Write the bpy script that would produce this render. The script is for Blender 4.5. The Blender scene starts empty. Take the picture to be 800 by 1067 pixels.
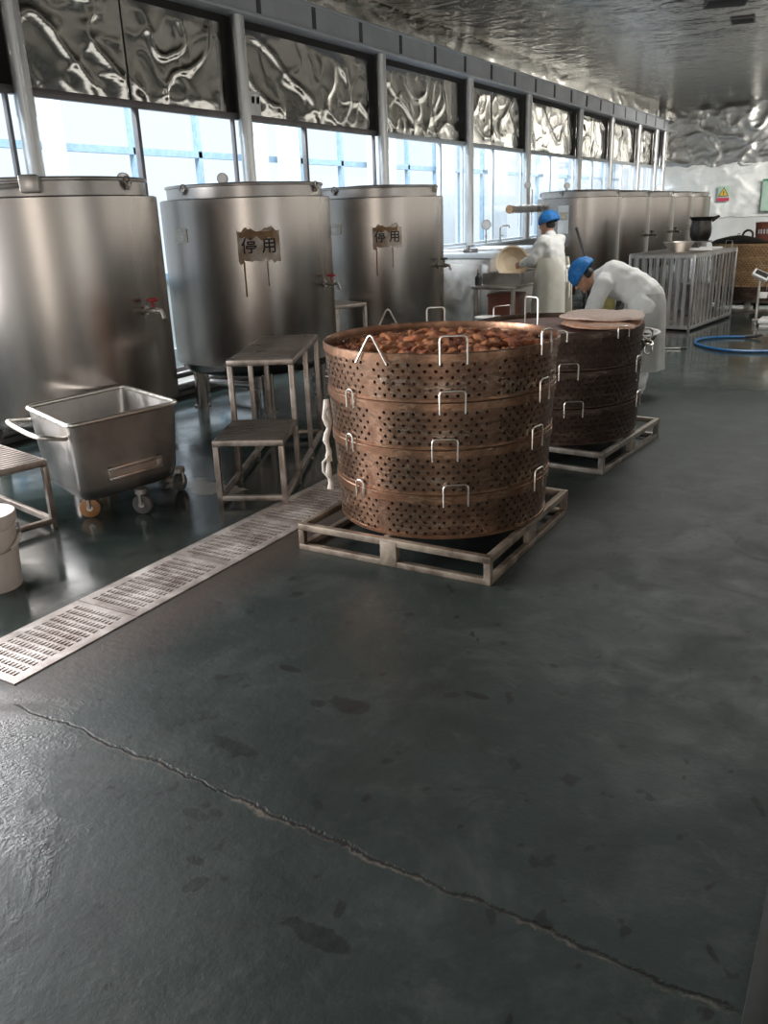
import bpy, bmesh, math, random
from mathutils import Vector, Matrix, noise as mnoise
from math import sin, cos, pi, radians as rad, atan2, hypot

sc = bpy.context.scene
COL = sc.collection
rnd = random.Random(7)

# ------------------------------------------------------------------ camera
cd = bpy.data.cameras.new('camera'); cam = bpy.data.objects.new('camera', cd); COL.objects.link(cam)
cd.sensor_width = 36; cd.lens = 872 / 1067 * 36; cd.clip_start = .05; cd.clip_end = 200
cam.matrix_world = Matrix(((.86452334, -.1391898, .48293435, 0),
                           (.50139984, .30501823, -.80966788, 0),
                           (-.03460627, .94211999, .33348513, 1.6),
                           (0, 0, 0, 1)))
sc.camera = cam

# ------------------------------------------------------------------ world, lights, exposure
w = bpy.data.worlds.new('world'); sc.world = w; w.use_nodes = True
bg = w.node_tree.nodes['Background']; bg.inputs[0].default_value = (.90, .955, 1, 1); bg.inputs[1].default_value = 1.22
def area(name, loc, tgt, sx, sy, power, col):
    l = bpy.data.lights.new(name, 'AREA'); l.shape = 'RECTANGLE'; l.size = sx; l.size_y = sy; l.energy = power; l.color = col
    o = bpy.data.objects.new(name, l); COL.objects.link(o); o.location = loc
    d = Vector(tgt) - Vector(loc); o.rotation_euler = d.to_track_quat('-Z', 'Y').to_euler(); return o
area('near_windows_fill', (-6.0, .6, 1.75), (0, .3, 1.5), 6.0, 1.7, 520, (.98, .98, 1))      # added area light for daylight from the assumed windows left of the camera
area('assumed_rear_fill', (1.5, -3.9, 1.5), (-2.0, 4, .9), 1.0, 2.7, 120, (1, .94, .87))              # assumed light from behind the camera, added as fill; no door is built
area('corridor_fill', (-7.3, 11.5, 4.3), (-6.0, 11.5, 1.2), 32, 1.2, 2600, (.95, .98, 1))        # unseen light added over the outer corridor to brighten windows and room
area('right_side_fill', (2.9, 16, 2.1), (-4, 16, 1.6), 20, 1.5, 140, (1, .97, .9))          # weak fill light added along the right wall, out of view
area('assumed_far_lamps', (.3, 18.5, 3.6), (-2.6, 27, 1.6), 4, .5, 230, (1, .97, .92)).data.spread = rad(100)                  # assumed lamps over the far end, out of view, added to brighten the back wall
area('aisle_fill', (-1.2, 9.6, 4.1), (-1.3, 9.7, 0), 3.2, 2.2, 170, (1, .98, .94)).data.spread = rad(150)          # overhead fill added above the view to brighten the aisle
vs = sc.view_settings; vs.view_transform = 'Standard'; vs.look = 'None'; vs.exposure = 0; vs.gamma = 1; vs.use_curve_mapping = False
sc.cycles.use_denoising = True
sc.cycles.max_bounces = 8

# ------------------------------------------------------------------ materials
def newmat(name):
    m = bpy.data.materials.new(name); m.use_nodes = True
    nt = m.node_tree; return m, nt, nt.nodes['Principled BSDF']
def N(nt, t, **kw):
    n = nt.nodes.new(t)
    for k, v in kw.items():
        if k in n.inputs: n.inputs[k].default_value = v
        else: setattr(n, k, v)
    return n
def ramp(nt, src, stops):
    r = N(nt, 'ShaderNodeValToRGB'); nt.links.new(src, r.inputs[0]); e = r.color_ramp.elements
    while len(e) < len(stops): e.new(.5)
    for q, (p, c) in zip(e, stops):
        q.position = p; q.color = tuple(c) + (1,) if len(c) == 3 else c
    return r.outputs[0]
def g(v): return (v, v, v)
def coords(nt, scale=(1, 1, 1), kind='Object'):
    tc = N(nt, 'ShaderNodeTexCoord'); mp = N(nt, 'ShaderNodeMapping'); nt.links.new(tc.outputs[kind], mp.inputs[0])
    mp.inputs['Scale'].default_value = scale; return mp.outputs[0]
def nz(nt, vec, scale, detail=4, rough=.55, dist=0):
    n = N(nt, 'ShaderNodeTexNoise', Scale=scale, Detail=detail, Roughness=rough, Distortion=dist)
    nt.links.new(vec, n.inputs['Vector']); return n.outputs[0]
def bump(nt, b, h, strength, dist):
    n = N(nt, 'ShaderNodeBump', Strength=strength, Distance=dist); nt.links.new(h, n.inputs['Height'])
    nt.links.new(n.outputs[0], b.inputs['Normal'])
def mix(nt, f, a, b):
    n = N(nt, 'ShaderNodeMix', data_type='RGBA')
    if isinstance(f, float): n.inputs[0].default_value = f
    else: nt.links.new(f, n.inputs[0])
    for i, s in ((6, a), (7, b)):
        if isinstance(s, tuple): n.inputs[i].default_value = s + (1,)
        else: nt.links.new(s, n.inputs[i])
    return n.outputs[2]
def math_(nt, op, a, b=None, c=None):
    n = N(nt, 'ShaderNodeMath', operation=op)
    for i, s in enumerate((a, b, c)):
        if s is None: continue
        if isinstance(s, (int, float)): n.inputs[i].default_value = s
        else: nt.links.new(s, n.inputs[i])
    return n.outputs[0]

def metal(name, c1, c2, scale=(1, 1, 1), ns=3., r0=.25, r1=.45, bs=0., bd=.002, met=1., dist=.6, lo=.35, hi=.65):
    m, nt, b = newmat(name); v = coords(nt, scale); n = nz(nt, v, ns, 5, .6, dist)
    nt.links.new(ramp(nt, n, [(lo, c1), (hi, c2)]), b.inputs['Base Color'])
    nt.links.new(ramp(nt, n, [(lo, g(r0)), (hi, g(r1))]), b.inputs['Roughness'])
    b.inputs['Metallic'].default_value = met
    if bs: bump(nt, b, nz(nt, v, ns * 2.2, 3), bs, bd)
    return m
def plain(name, c1, c2=None, ns=8., r=.5, met=0., bs=0., bd=.003, scale=(1, 1, 1), sss=0):
    m, nt, b = newmat(name); c2 = c2 or tuple(x * .85 for x in c1)
    v = coords(nt, scale); n = nz(nt, v, ns, 4)
    nt.links.new(ramp(nt, n, [(.35, c1), (.65, c2)]), b.inputs['Base Color'])
    b.inputs['Roughness'].default_value = r; b.inputs['Metallic'].default_value = met
    if bs: bump(nt, b, n, bs, bd)
    return m

M = {}
M['tank'] = metal('tank_steel', (.225, .20, .18), (.33, .30, .275), (1.2, 1.2, .15), 2.6, .20, .30, 0, .01, 1, .3, .2, .8)
_nt = M['tank'].node_tree; _b = _nt.nodes['Principled BSDF']; _b.inputs['Anisotropic'].default_value = .75
_t = N(_nt, 'ShaderNodeTangent', direction_type='RADIAL', axis='Z'); _nt.links.new(_t.outputs[0], _b.inputs['Tangent'])
M['tank_lid'] = metal('tank_lid_steel', (.34, .31, .29), (.46, .43, .40), (1, 1, 1), 4, .3, .45)
M['steel'] = metal('worn_steel', (.48, .44, .40), (.62, .58, .54), (1, 1, 1), 6, .28, .5, .05)
M['dull_steel'] = metal('dull_steel', (.30, .27, .25), (.48, .45, .42), (1, 1, 1), 7, .35, .6, .08)
M['cart'] = metal('cart_steel', (.34, .32, .30), (.50, .48, .46), (1, 1, 1), 3, .30, .48, .05)
M['rod'] = metal('bright_rod', (.66, .62, .56), (.74, .71, .66), (1, 1, 1), 20, .32, .44)
M['galv'] = metal('galvanised_tube', (.56, .56, .56), (.70, .70, .69), (1, 1, .3), 9, .35, .5)
M['stool'] = metal('stool_steel', (.24, .19, .155), (.46, .40, .36), (1, 1, 1), 9, .34, .6, .1, .002, .9)
M['tread'] = metal('tread_plate', (.15, .125, .11), (.27, .235, .21), (1, 1, 1), 5, .25, .5, .3, .004, .9)
M['pallet'] = metal('pallet_steel', (.15, .11, .085), (.40, .33, .26), (1, 1, 1), 7, .4, .65, .2, .002, .6)
M['rustpal'] = metal('dark_pallet_steel', (.16, .13, .11), (.34, .31, .27), (1, 1, 1), 7, .4, .65, .2, .002, .6)
M['grate'] = metal('drain_grate_steel', (.36, .29, .26), (.78, .72, .68), (1, 1, 1), 5, .4, .6, .1, .002, .5)
M['beam'] = plain('beam_paint', (.56, .59, .63), (.48, .50, .54), 2, .45, .2)
M['beam_joint'] = plain('beam_joint', (.10, .10, .11), (.06, .06, .07), 5, .6)
M['frame'] = plain('window_frame', (.20, .185, .19), (.14, .13, .13), 4, .45, .4)
M['dark'] = plain('dark_recess', (.025, .022, .02), (.015, .013, .012), 4, .7)
M['white_frame'] = plain('white_frame', (.72, .75, .78), (.62, .66, .70), 4, .5)
M['bluebar'] = plain('blue_grey_bar', (.27, .40, .52), (.36, .48, .58), 14, .5)
M['whitewall'] = plain('white_wall', (.62, .63, .62), (.50, .51, .50), 1.5, .6, 0, .1)
M['whitefilm'] = metal('white_film', (.62, .64, .62), (.78, .79, .77), (1, 1, 1), 2, .38, .5, .2, .02, .25)
M['concrete'] = plain('concrete', (.42, .39, .34), (.26, .24, .21), 5, .6, 0, .3, .01)
M['black'] = plain('black_rubber', (.02, .02, .02), (.03, .03, .03), 9, .5)
M['black_metal'] = metal('dark_iron', (.05, .045, .04), (.13, .12, .11), (1, 1, 1), 6, .35, .6, .1, .002, .8)
M['red'] = plain('red_plastic', (.45, .015, .02), (.30, .01, .015), 9, .4)
M['orange'] = plain('orange_wheel', (.50, .24, .09), (.32, .15, .06), 9, .45)
M['greywheel'] = plain('grey_wheel', (.13, .12, .12), (.07, .065, .06), 12, .5)
M['bucket'] = plain('bucket_plastic', (.66, .58, .52), (.58, .50, .45), 5, .42)
M['white'] = plain('white_plastic', (.75, .74, .72), (.66, .65, .63), 7, .45)
M['cream'] = plain('cream_enamel', (.78, .66, .48), (.66, .52, .36), 4, .4)
M['paper'] = plain('stained_paper', (.66, .61, .56), (.36, .25, .17), 9, .75)
M['ink'] = plain('black_ink', (.02, .015, .02), (.03, .025, .03), 9, .7)
M['label'] = plain('metal_label', (.60, .55, .45), (.40, .33, .24), 30, .5, .2)
M['rustmark'] = plain('rust_stain', (.30, .17, .08), (.22, .12, .06), 20, .6)
M['signyellow'] = plain('sign_yellow', (.70, .45, .05), (.62, .40, .05), 9, .5)
M['signred'] = plain('sign_red', (.55, .04, .10), (.45, .03, .08), 9, .5)
M['coat'] = plain('white_coat_cloth', (.80, .80, .78), (.68, .68, .66), 9, .75, 0, .35, .012)
M['apron'] = plain('cream_apron_cloth', (.90, .88, .81), (.80, .77, .69), 6, .55, 0, .35, .012)
M['cap'] = plain('blue_cap_cloth', (.02, .22, .60), (.012, .14, .44), 30, .65, 0, .5, .01)
M['skin'] = plain('skin', (.58, .33, .22), (.50, .26, .17), 10, .5)
M['glove'] = plain('rubber_glove', (.74, .70, .60), (.62, .58, .46), 10, .5)
M['yellowcloth'] = plain('yellow_cloth', (.70, .62, .25), (.60, .50, .18), 9, .7)
M['hose'] = plain('blue_hose', (.02, .11, .26), (.015, .075, .19), 20, .35)
M['rope'] = plain('white_rope', (.72, .68, .62), (.60, .55, .48), 60, .8)
M['wok'] = metal('wok_iron', (.06, .07, .06), (.12, .13, .12), (1, 1, 1), 5, .35, .6, .05, .002, .8)
M['ingreen'] = plain('pale_green', (.42, .56, .46), (.30, .45, .36), 3, .5)
M['redpail'] = plain('red_brown_pail', (.30, .10, .06), (.22, .07, .05), 12, .45)
M['dark_lining'] = plain('dark_food_lining', (.055, .022, .012), (.02, .010, .006), 20, .6, 0, .6, .01)  # food tone, made near black so the tier holes look shaded inside
M['pinkfill'] = plain('dark_pink_filling', (.26, .14, .11), (.12, .055, .045), 14, .5, 0, .6, .01)
M['heap'] = plain('dark_red_sauce', (.16, .035, .015), (.07, .015, .008), 18, .4, 0, .8, .02)
M['insul'] = metal('insulated_pipe', (.52, .46, .40), (.66, .62, .58), (1, 1, 1), 12, .35, .6, .4, .01, .5)
M['eye'] = plain('dark_eye', (.02, .015, .012), (.02, .015, .012), 4, .3)

# brown, greasy, rusted basket metal
def basket_mat(name, a, b_, c, r0, r1, met):
    m, nt, b = newmat(name); v = coords(nt, (1, 1, 2.2)); n1 = nz(nt, v, 4.5, 6, .65, 1.2); n2 = nz(nt, v, 17, 4, .6, .8)
    col = mix(nt, ramp(nt, n2, [(.44, g(0)), (.64, g(1))]), ramp(nt, n1, [(.32, a), (.55, b_), (.72, c)]), tuple(x * .55 for x in b_))
    nt.links.new(col, b.inputs['Base Color']); nt.links.new(ramp(nt, n1, [(.3, g(r1)), (.7, g(r0))]), b.inputs['Roughness'])
    b.inputs['Metallic'].default_value = met; bump(nt, b, n2, .25, .004); return m
M['basket'] = basket_mat('brown_basket_steel', (.17, .08, .05), (.40, .245, .165), (.74, .60, .48), .20, .44, .9)
M['basket_rim'] = basket_mat('brown_basket_rim', (.17, .07, .04), (.32, .18, .11), (.52, .36, .26), .25, .48, .8)
M['basket_shaded'] = basket_mat('shaded_basket_steel', (.05, .03, .024), (.10, .065, .05), (.22, .16, .13), .32, .55, .75)  # basket steel with the second stack's shade put into the colour
M['basket3'] = basket_mat('ochre_basket_steel', (.22, .12, .06), (.42, .26, .13), (.55, .40, .26), .35, .6, .5)

# chunks
def chunk_mat(name, a, b_):
    m, nt, b = newmat(name); v = coords(nt, (1, 1, 1)); n = nz(nt, v, 45, 4, .6, .5)
    nt.links.new(ramp(nt, n, [(.3, a), (.7, b_)]), b.inputs['Base Color']); b.inputs['Roughness'].default_value = .58
    bump(nt, b, n, .9, .008); return m
M['chunk'] = [chunk_mat('brown_chunk', (.55, .18, .06), (.74, .33, .14)), chunk_mat('red_chunk', (.55, .14, .045), (.72, .27, .11)),
              chunk_mat('dark_chunk', (.26, .06, .025), (.50, .17, .07))]
M['slab'] = chunk_mat('pale_pink_slab', (.62, .42, .34), (.74, .60, .52))
M['slab_under'] = chunk_mat('brown_pink_slab', (.46, .22, .12), (.60, .38, .26))

# crinkled foil
def foil_mat(name, base, r, b1, d1, s1=1.4, s2=6.):
    m, nt, b = newmat(name); v = coords(nt, (1, 1, 1))
    n = nz(nt, v, s1, 3, .5, 1.6); n2 = nz(nt, v, s2, 3, .5, 1.)
    b.inputs['Base Color'].default_value = base + (1,); b.inputs['Metallic'].default_value = 1; b.inputs['Roughness'].default_value = r
    h = math_(nt, 'ADD', n, math_(nt, 'MULTIPLY', n2, .18)); bump(nt, b, h, b1, d1); return m
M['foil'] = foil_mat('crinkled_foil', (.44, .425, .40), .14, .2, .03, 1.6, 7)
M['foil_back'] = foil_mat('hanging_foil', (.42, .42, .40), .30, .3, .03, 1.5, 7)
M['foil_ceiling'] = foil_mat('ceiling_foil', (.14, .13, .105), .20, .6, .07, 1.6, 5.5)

# glass
def glass():
    m, nt, b = newmat('window_glass'); nt.nodes.remove(b)
    t = N(nt, 'ShaderNodeBsdfTransparent'); t.inputs[0].default_value = (.93, .97, 1, 1)
    gl = N(nt, 'ShaderNodeBsdfGlossy', Roughness=.03); lw = N(nt, 'ShaderNodeLayerWeight', Blend=.5); fr = N(nt, 'ShaderNodeMath', operation='POWER'); nt.links.new(lw.outputs['Facing'], fr.inputs[0]); fr.inputs[1].default_value = 5; mx = N(nt, 'ShaderNodeMixShader')
    nt.links.new(fr.outputs[0], mx.inputs[0]); nt.links.new(t.outputs[0], mx.inputs[1]); nt.links.new(gl.outputs[0], mx.inputs[2])
    nt.links.new(mx.outputs[0], nt.nodes['Material Output'].inputs[0]); return m
M['glass'] = glass()

# wet dark green epoxy floor
def floor_mat():
    m, nt, b = newmat('wet_green_floor'); v = coords(nt)
    sx = N(nt, 'ShaderNodeSeparateXYZ'); nt.links.new(v, sx.inputs[0]); X, Y = sx.outputs[0], sx.outputs[1]
    big = nz(nt, v, .9, 5, .6, .6); mid = nz(nt, v, 3.2, 6, .65, .8); fine = nz(nt, v, 26, 5, .7)
    col = ramp(nt, big, [(.3, (.014, .022, .020)), (.55, (.024, .035, .032)), (.75, (.036, .049, .045))])
    # pale scuffs and dark greasy drips
    scuff = ramp(nt, nz(nt, v, 2.3, 8, .74, .4), [(.50, g(0)), (.74, g(.6))])
    col = mix(nt, scuff, col, (.085, .095, .088))
    drip = ramp(nt, nz(nt, coords(nt, (1.3, 1, 1)), 8.5, 2, .5, .2), [(.655, g(0)), (.685, g(.85))])
    col = mix(nt, drip, col, (.008, .010, .010))
    sp2 = ramp(nt, nz(nt, v, 7, 8, .8, .5), [(.56, g(0)), (.70, g(.45))]); col = mix(nt, sp2, col, (.085, .09, .082))
    sp3 = ramp(nt, nz(nt, v, 1.7, 5, .7, 1.), [(.50, g(0)), (.68, g(.55))]); col = mix(nt, sp3, col, (.016, .020, .018))
    # brownish wear along the drain
    dd = math_(nt, 'ABSOLUTE', math_(nt, 'ADD', X, 2.52)); wr = ramp(nt, math_(nt, 'ADD', dd, math_(nt, 'MULTIPLY', fine, .25)), [(.12, g(.75)), (.42, g(0))])
    col = mix(nt, wr, col, (.085, .058, .046))
    # cracked joint running across the floor
    wob = math_(nt, 'MULTIPLY', math_(nt, 'SUBTRACT', nz(nt, v, 3.5, 6, .7), .5), .11)
    line = math_(nt, 'ADD', math_(nt, 'ADD', Y, math_(nt, 'MULTIPLY', X, .036)), wob)
    d = math_(nt, 'ABSOLUTE', math_(nt, 'SUBTRACT', line, 1.468))
    inx = ramp(nt, math_(nt, 'ADD', math_(nt, 'MULTIPLY', X, .1), .5), [(.2505, g(0)), (.252, g(1)), (.494, g(1)), (.4955, g(0))])
    fw = math_(nt, 'MULTIPLY', math_(nt, 'ADD', nz(nt, v, 11, 5, .75), nz(nt, v, 2.6, 3, .6)), .045)
    side = math_(nt, 'SUBTRACT', 1.468, line)
    flake = math_(nt, 'MULTIPLY', ramp(nt, math_(nt, 'ADD', math_(nt, 'ABSOLUTE', math_(nt, 'SUBTRACT', side, .010)), fw), [(.040, g(1)), (.050, g(0))]), inx)
    col = mix(nt, math_(nt, 'MULTIPLY', flake, .9), col, mix(nt, fine, (.05, .04, .033), (.27, .215, .175)))
    core = math_(nt, 'MULTIPLY', ramp(nt, d, [(.003, g(1)), (.006, g(0))]), inx)
    col = mix(nt, core, col, (.006, .005, .004))
    def blob(cx, cy, rx, ry, amp):
        a = math_(nt, 'DIVIDE', math_(nt, 'SUBTRACT', X, cx), rx); c = math_(nt, 'DIVIDE', math_(nt, 'SUBTRACT', Y, cy), ry)
        r = math_(nt, 'SQRT', math_(nt, 'ADD', math_(nt, 'MULTIPLY', a, a), math_(nt, 'MULTIPLY', c, c)))
        return math_(nt, 'ADD', r, math_(nt, 'MULTIPLY', math_(nt, 'SUBTRACT', mid, .5), amp))
    for q_ in ((-1.41, 2.09, .11, .05), (-1.52, 2.05, .04, .03), (-1.50, 1.41, .055, .022), (-1.46, 1.44, .03, .02), (-1.38, 1.27, .03, .015), (-1.62, 1.72, .09, .03), (-.95, 1.22, .10, .03), (-1.05, 2.35, .05, .02), (-1.75, 2.2, .05, .02)):
        bl = ramp(nt, blob(*q_, 2.4), [(.8, g(.85)), (.95, g(0))]); col = mix(nt, bl, col, (.007, .009, .009))
    # milky splash by the stool
    sp = ramp(nt, blob(-3.62, 3.82, .34, .16, 2.6), [(.75, g(1)), (.82, g(0))])
    col = mix(nt, math_(nt, 'MULTIPLY', sp, .8), col, (.40, .36, .30))
    nt.links.new(col, b.inputs['Base Color'])
    # wetness
    left = ramp(nt, math_(nt, 'ADD', math_(nt, 'MULTIPLY', X, -.1), math_(nt, 'MULTIPLY', mid, .03)), [(.30, g(0)), (.325, g(1))])
    far = ramp(nt, math_(nt, 'ADD', math_(nt, 'MULTIPLY', Y, .05), math_(nt, 'MULTIPLY', mid, .10)), [(.41, g(0)), (.48, g(1))])
    wet = math_(nt, 'MAXIMUM', left, far)
    dry_r = ramp(nt, mid, [(.3, g(.42)), (.7, g(.62))]); wet_r = ramp(nt, mid, [(.35, g(.06)), (.65, g(.24))])
    glit = ramp(nt, blob(-2.45, 1.0, .75, .62, 1.6), [(.5, g(1)), (1, g(0))])
    nt.links.new(mix(nt, math_(nt, 'MAXIMUM', wet, glit), dry_r, wet_r), b.inputs['Roughness'])
    b.inputs['Specular IOR Level'].default_value = .45
    h = math_(nt, 'ADD', fine, math_(nt, 'MULTIPLY', core, -1.5)); h = math_(nt, 'ADD', h, math_(nt, 'MULTIPLY', mid, .8)); h = math_(nt, 'ADD', h, math_(nt, 'MULTIPLY', math_(nt, 'MULTIPLY', nz(nt, v, 80, 3, .65), glit), 2.6))
    h = math_(nt, 'MULTIPLY', h, math_(nt, 'SUBTRACT', 1, math_(nt, 'MULTIPLY', wet, .85)))
    bump(nt, b, h, .35, .006); return m
M['floor'] = floor_mat()

# ------------------------------------------------------------------ mesh helpers
def BM(): return bmesh.new()
def box(bm, x0, x1, y0, y1, z0, z1, bev=0., mtx=None):
    r = bmesh.ops.create_cube(bm, size=1); vs_ = r['verts']
    bmesh.ops.scale(bm, vec=(x1 - x0, y1 - y0, z1 - z0), verts=vs_)
    bmesh.ops.translate(bm, vec=((x0 + x1) / 2, (y0 + y1) / 2, (z0 + z1) / 2), verts=vs_)
    if bev > 0:
        es = list({e for v in vs_ for e in v.link_edges})
        q = bmesh.ops.bevel(bm, geom=es, offset=bev, segments=2, profile=.5, affect='EDGES'); vs_ = list({v for f in q['faces'] for v in f.verts} | {v for v in vs_ if v.is_valid})
    if mtx is not None: bmesh.ops.transform(bm, matrix=mtx, verts=vs_)
    return vs_
def tube(bm, pts, r, closed=False, seg=8, caps=True):
    pts = [Vector(p) for p in pts]; n = len(pts); rs = r if isinstance(r, (list, tuple)) else [r] * n
    rings = []; up = None
    for i, p in enumerate(pts):
        if closed: t = (pts[(i + 1) % n] - pts[i - 1])
        else: t = pts[min(i + 1, n - 1)] - pts[max(i - 1, 0)]
        t.normalize()
        if up is None: up = t.orthogonal().normalized()
        else:
            up = up - t * up.dot(t)
            up = up.normalized() if up.length > 1e-6 else t.orthogonal().normalized()
        s = t.cross(up)
        rings.append([bm.verts.new(p + (up * cos(2 * pi * k / seg) + s * sin(2 * pi * k / seg)) * rs[i]) for k in range(seg)])
    m = n if closed else n - 1
    for i in range(m):
        a, b = rings[i], rings[(i + 1) % n]
        for k in range(seg): bm.faces.new((a[k], a[(k + 1) % seg], b[(k + 1) % seg], b[k]))
    if caps and not closed:
        bm.faces.new(rings[0][::-1]); bm.faces.new(rings[-1])
def cyl(bm, p0, p1, r0, r1=None, seg=16): tube(bm, [p0, p1], [r0, r0 if r1 is None else r1], seg=seg)
def lathe(bm, prof, seg=48, a0=0., a1=2 * pi, c=(0, 0)):
    full = abs(a1 - a0 - 2 * pi) < 1e-6; n = seg if full else seg + 1; cols = []
    for k in range(n):
        a = a0 + (a1 - a0) * k / seg
        cols.append([bm.verts.new((c[0] + r * cos(a), c[1] + r * sin(a), z)) for r, z in prof])
    for k in range(seg):
        A, B_ = cols[k], cols[(k + 1) % n]
        for j in range(len(prof) - 1):
            try: bm.faces.new((A[j], B_[j], B_[j + 1], A[j + 1]))
            except ValueError: pass
    bmesh.ops.remove_doubles(bm, verts=bm.verts, dist=1e-6)
def sphere(bm, c, r, sub=2, mtx=None):
    q = bmesh.ops.create_icosphere(bm, subdivisions=sub, radius=1)['verts']
    rr = (r, r, r) if isinstance(r, (int, float)) else r
    bmesh.ops.scale(bm, vec=rr, verts=q)
    if mtx is not None: bmesh.ops.transform(bm, matrix=mtx, verts=q)
    bmesh.ops.translate(bm, vec=c, verts=q); return q
def prism(bm, poly, z0, z1):
    a = [bm.verts.new((x, y, z0)) for x, y in poly]; b = [bm.verts.new((x, y, z1)) for x, y in poly]; n = len(poly)
    bm.faces.new(a[::-1]); bm.faces.new(b)
    for i in range(n): bm.faces.new((a[i], a[(i + 1) % n], b[(i + 1) % n], b[i]))
def torus(bm, R, r, mtx, seg=20, sub=8):
    pts = [mtx @ Vector((R * cos(2 * pi * k / seg), R * sin(2 * pi * k / seg), 0)) for k in range(seg)]
    tube(bm, pts, r, closed=True, seg=sub)
def obj(name, bm, mat, parent=None, smooth=True, recalc=True, angle=35):
    if recalc: bmesh.ops.recalc_face_normals(bm, faces=bm.faces)
    me = bpy.data.meshes.new(name); bm.to_mesh(me); bm.free()
    for m in (mat if isinstance(mat, list) else [mat]): me.materials.append(m)
    if smooth:
        me.polygons.foreach_set('use_smooth', [True] * len(me.polygons))
        me.set_sharp_from_angle(angle=rad(angle))
    o = bpy.data.objects.new(name, me); COL.objects.link(o)
    if parent is not None: o.parent = parent
    return o
def tag(o, label, cat, group=None):
    o['label'] = label; o['category'] = cat
    if group: o['group'] = group
    return o
def thing(name, label, cat, loc=(0, 0, 0), rz=0., group=None):
    o = bpy.data.objects.new(name, None); COL.objects.link(o); o.location = loc; o.rotation_euler = (0, 0, rz)
    o.empty_display_size = .1
    return tag(o, label, cat, group)
def struct(name, bm, mat, parent=None, **k):
    o = obj(name, bm, mat, parent, **k)
    if parent is None: o['kind'] = 'structure'
    return o
def sroot(name, loc=(0, 0, 0)):
    o = bpy.data.objects.new(name, None); COL.objects.link(o); o.location = loc; o['kind'] = 'structure'; return o
def dup(root, loc, rz, label, group=None):
    r = root.copy(); COL.objects.link(r); r.location = loc; r.rotation_euler = (0, 0, rz); r['label'] = label
    if group: r['group'] = group
    for ch in list(root.children):
        c = ch.copy(); COL.objects.link(c); c.parent = r
        for q in ch.children:
            d = q.copy(); COL.objects.link(d); d.parent = c
    return r
def fbm(x, y, z=0.): return mnoise.fractal(Vector((x, y, z)), 1., 2., 4)
def crinkle(x, y, s=0.):   # sharp folds of sheet foil
    wx = .8 * mnoise.noise(Vector((x * 1.3, y * 1.3, s + 9)))
    a = max(0, 1 - abs(mnoise.noise(Vector((x * 1.5 + wx, y * 1.9 - wx, s)))) * 1.15)
    b = max(0, 1 - abs(mnoise.noise(Vector((x * 3.3 + y * 1.6, y * 3.6 - x, s + 3.3)))) * 1.15)
    return a ** 8 * .36 + b ** 8 * .13 + .10 * mnoise.noise(Vector((x * 1.6, y * 1.8, s + 5)))
def foil_sheet(u0, u1, v0, v1, nu, nv, amp, f, s):
    bm = BM(); g_ = []
    for i in range(nu + 1):
        row = []
        for j in range(nv + 1):
            u = u0 + (u1 - u0) * i / nu; v = v0 + (v1 - v0) * j / nv
            e = min(1, min(j, nv - j) / 3.) * min(1, min(i, nu - i) / 2.)
            row.append(bm.verts.new(f(u, v, amp * crinkle(u, v, s) * e)))
        g_.append(row)
    for i in range(nu):
        for j in range(nv): bm.faces.new((g_[i][j], g_[i + 1][j], g_[i + 1][j + 1], g_[i][j + 1]))
    return bm

# ------------------------------------------------------------------ the room
XW, YB, YN, XR, ZC = -6.2, 27.0, -4.0, 3.0, 4.2
TX0, TX1, TY0, TY1 = -2.985, -2.60, 1.635, 6.6           # the drain trench
bm = BM()
def quad(bm, *p): bm.faces.new([bm.verts.new(q) for q in p])
for x0, x1, y0, y1 in ((XW - 2, TX0, YN, YB), (TX1, XR, YN, YB), (TX0, TX1, YN, TY0), (TX0, TX1, TY1, YB)):
    quad(bm, (x0, y0, 0), (x1, y0, 0), (x1, y1, 0), (x0, y1, 0))
struct('floor', bm, M['floor'], smooth=False)
bm = BM(); d = -.14
quad(bm, (TX0, TY0, d), (TX1, TY0, d), (TX1, TY1, d), (TX0, TY1, d))
for a, b in (((TX0, TY0), (TX1, TY0)), ((TX1, TY0), (TX1, TY1)), ((TX1, TY1), (TX0, TY1)), ((TX0, TY1), (TX0, TY0))):
    quad(bm, (a[0], a[1], d), (b[0], b[1], d), (b[0], b[1], 0), (a[0], a[1], 0))
struct('trim_1', bm, M['dark'], smooth=False)
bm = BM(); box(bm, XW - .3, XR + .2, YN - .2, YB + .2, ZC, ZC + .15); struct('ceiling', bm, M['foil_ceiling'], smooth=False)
bm = BM(); box(bm, XR, XR + .15, YN, YB, 0, ZC); struct('wall_right', bm, M['foil_back'], smooth=False)
bm = BM(); box(bm, XW, XR, YN - .15, YN, 0, ZC); struct('wall_near', bm, M['whitewall'], smooth=False)
wb = sroot('wall_back', (0, YB, 0))
bm = BM(); box(bm, XW - .1, XR, 0, .15, 0, ZC); obj('wall_panel', bm, M['whitewall'], wb, smooth=False)
bm = foil_sheet(XW, XR, 2.5, ZC, 150, 46, .09, lambda u, v, h: (u, -.03 - h + .0, v), 1.7)
obj('foil_lining', bm, M['foil_back'], wb, angle=80)
def jag(u, v, h):
    t = (v - 1.22) / 1.42
    lo = .05 * mnoise.noise(Vector((u * 3, 4, 0))); hi = .10 * mnoise.noise(Vector((u * 1.6, 8, 0))) + .06 * mnoise.noise(Vector((u * 5, 8, 0)))
    return (u, -.05 - h * (.75 if t < .9 else 1), v + lo * (1 - t) + hi * t)
bm = foil_sheet(XW, XR, 1.22, 2.64, 150, 40, .10, jag, 6.1)
obj('white_film', bm, M['whitefilm'], wb, angle=80)

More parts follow.
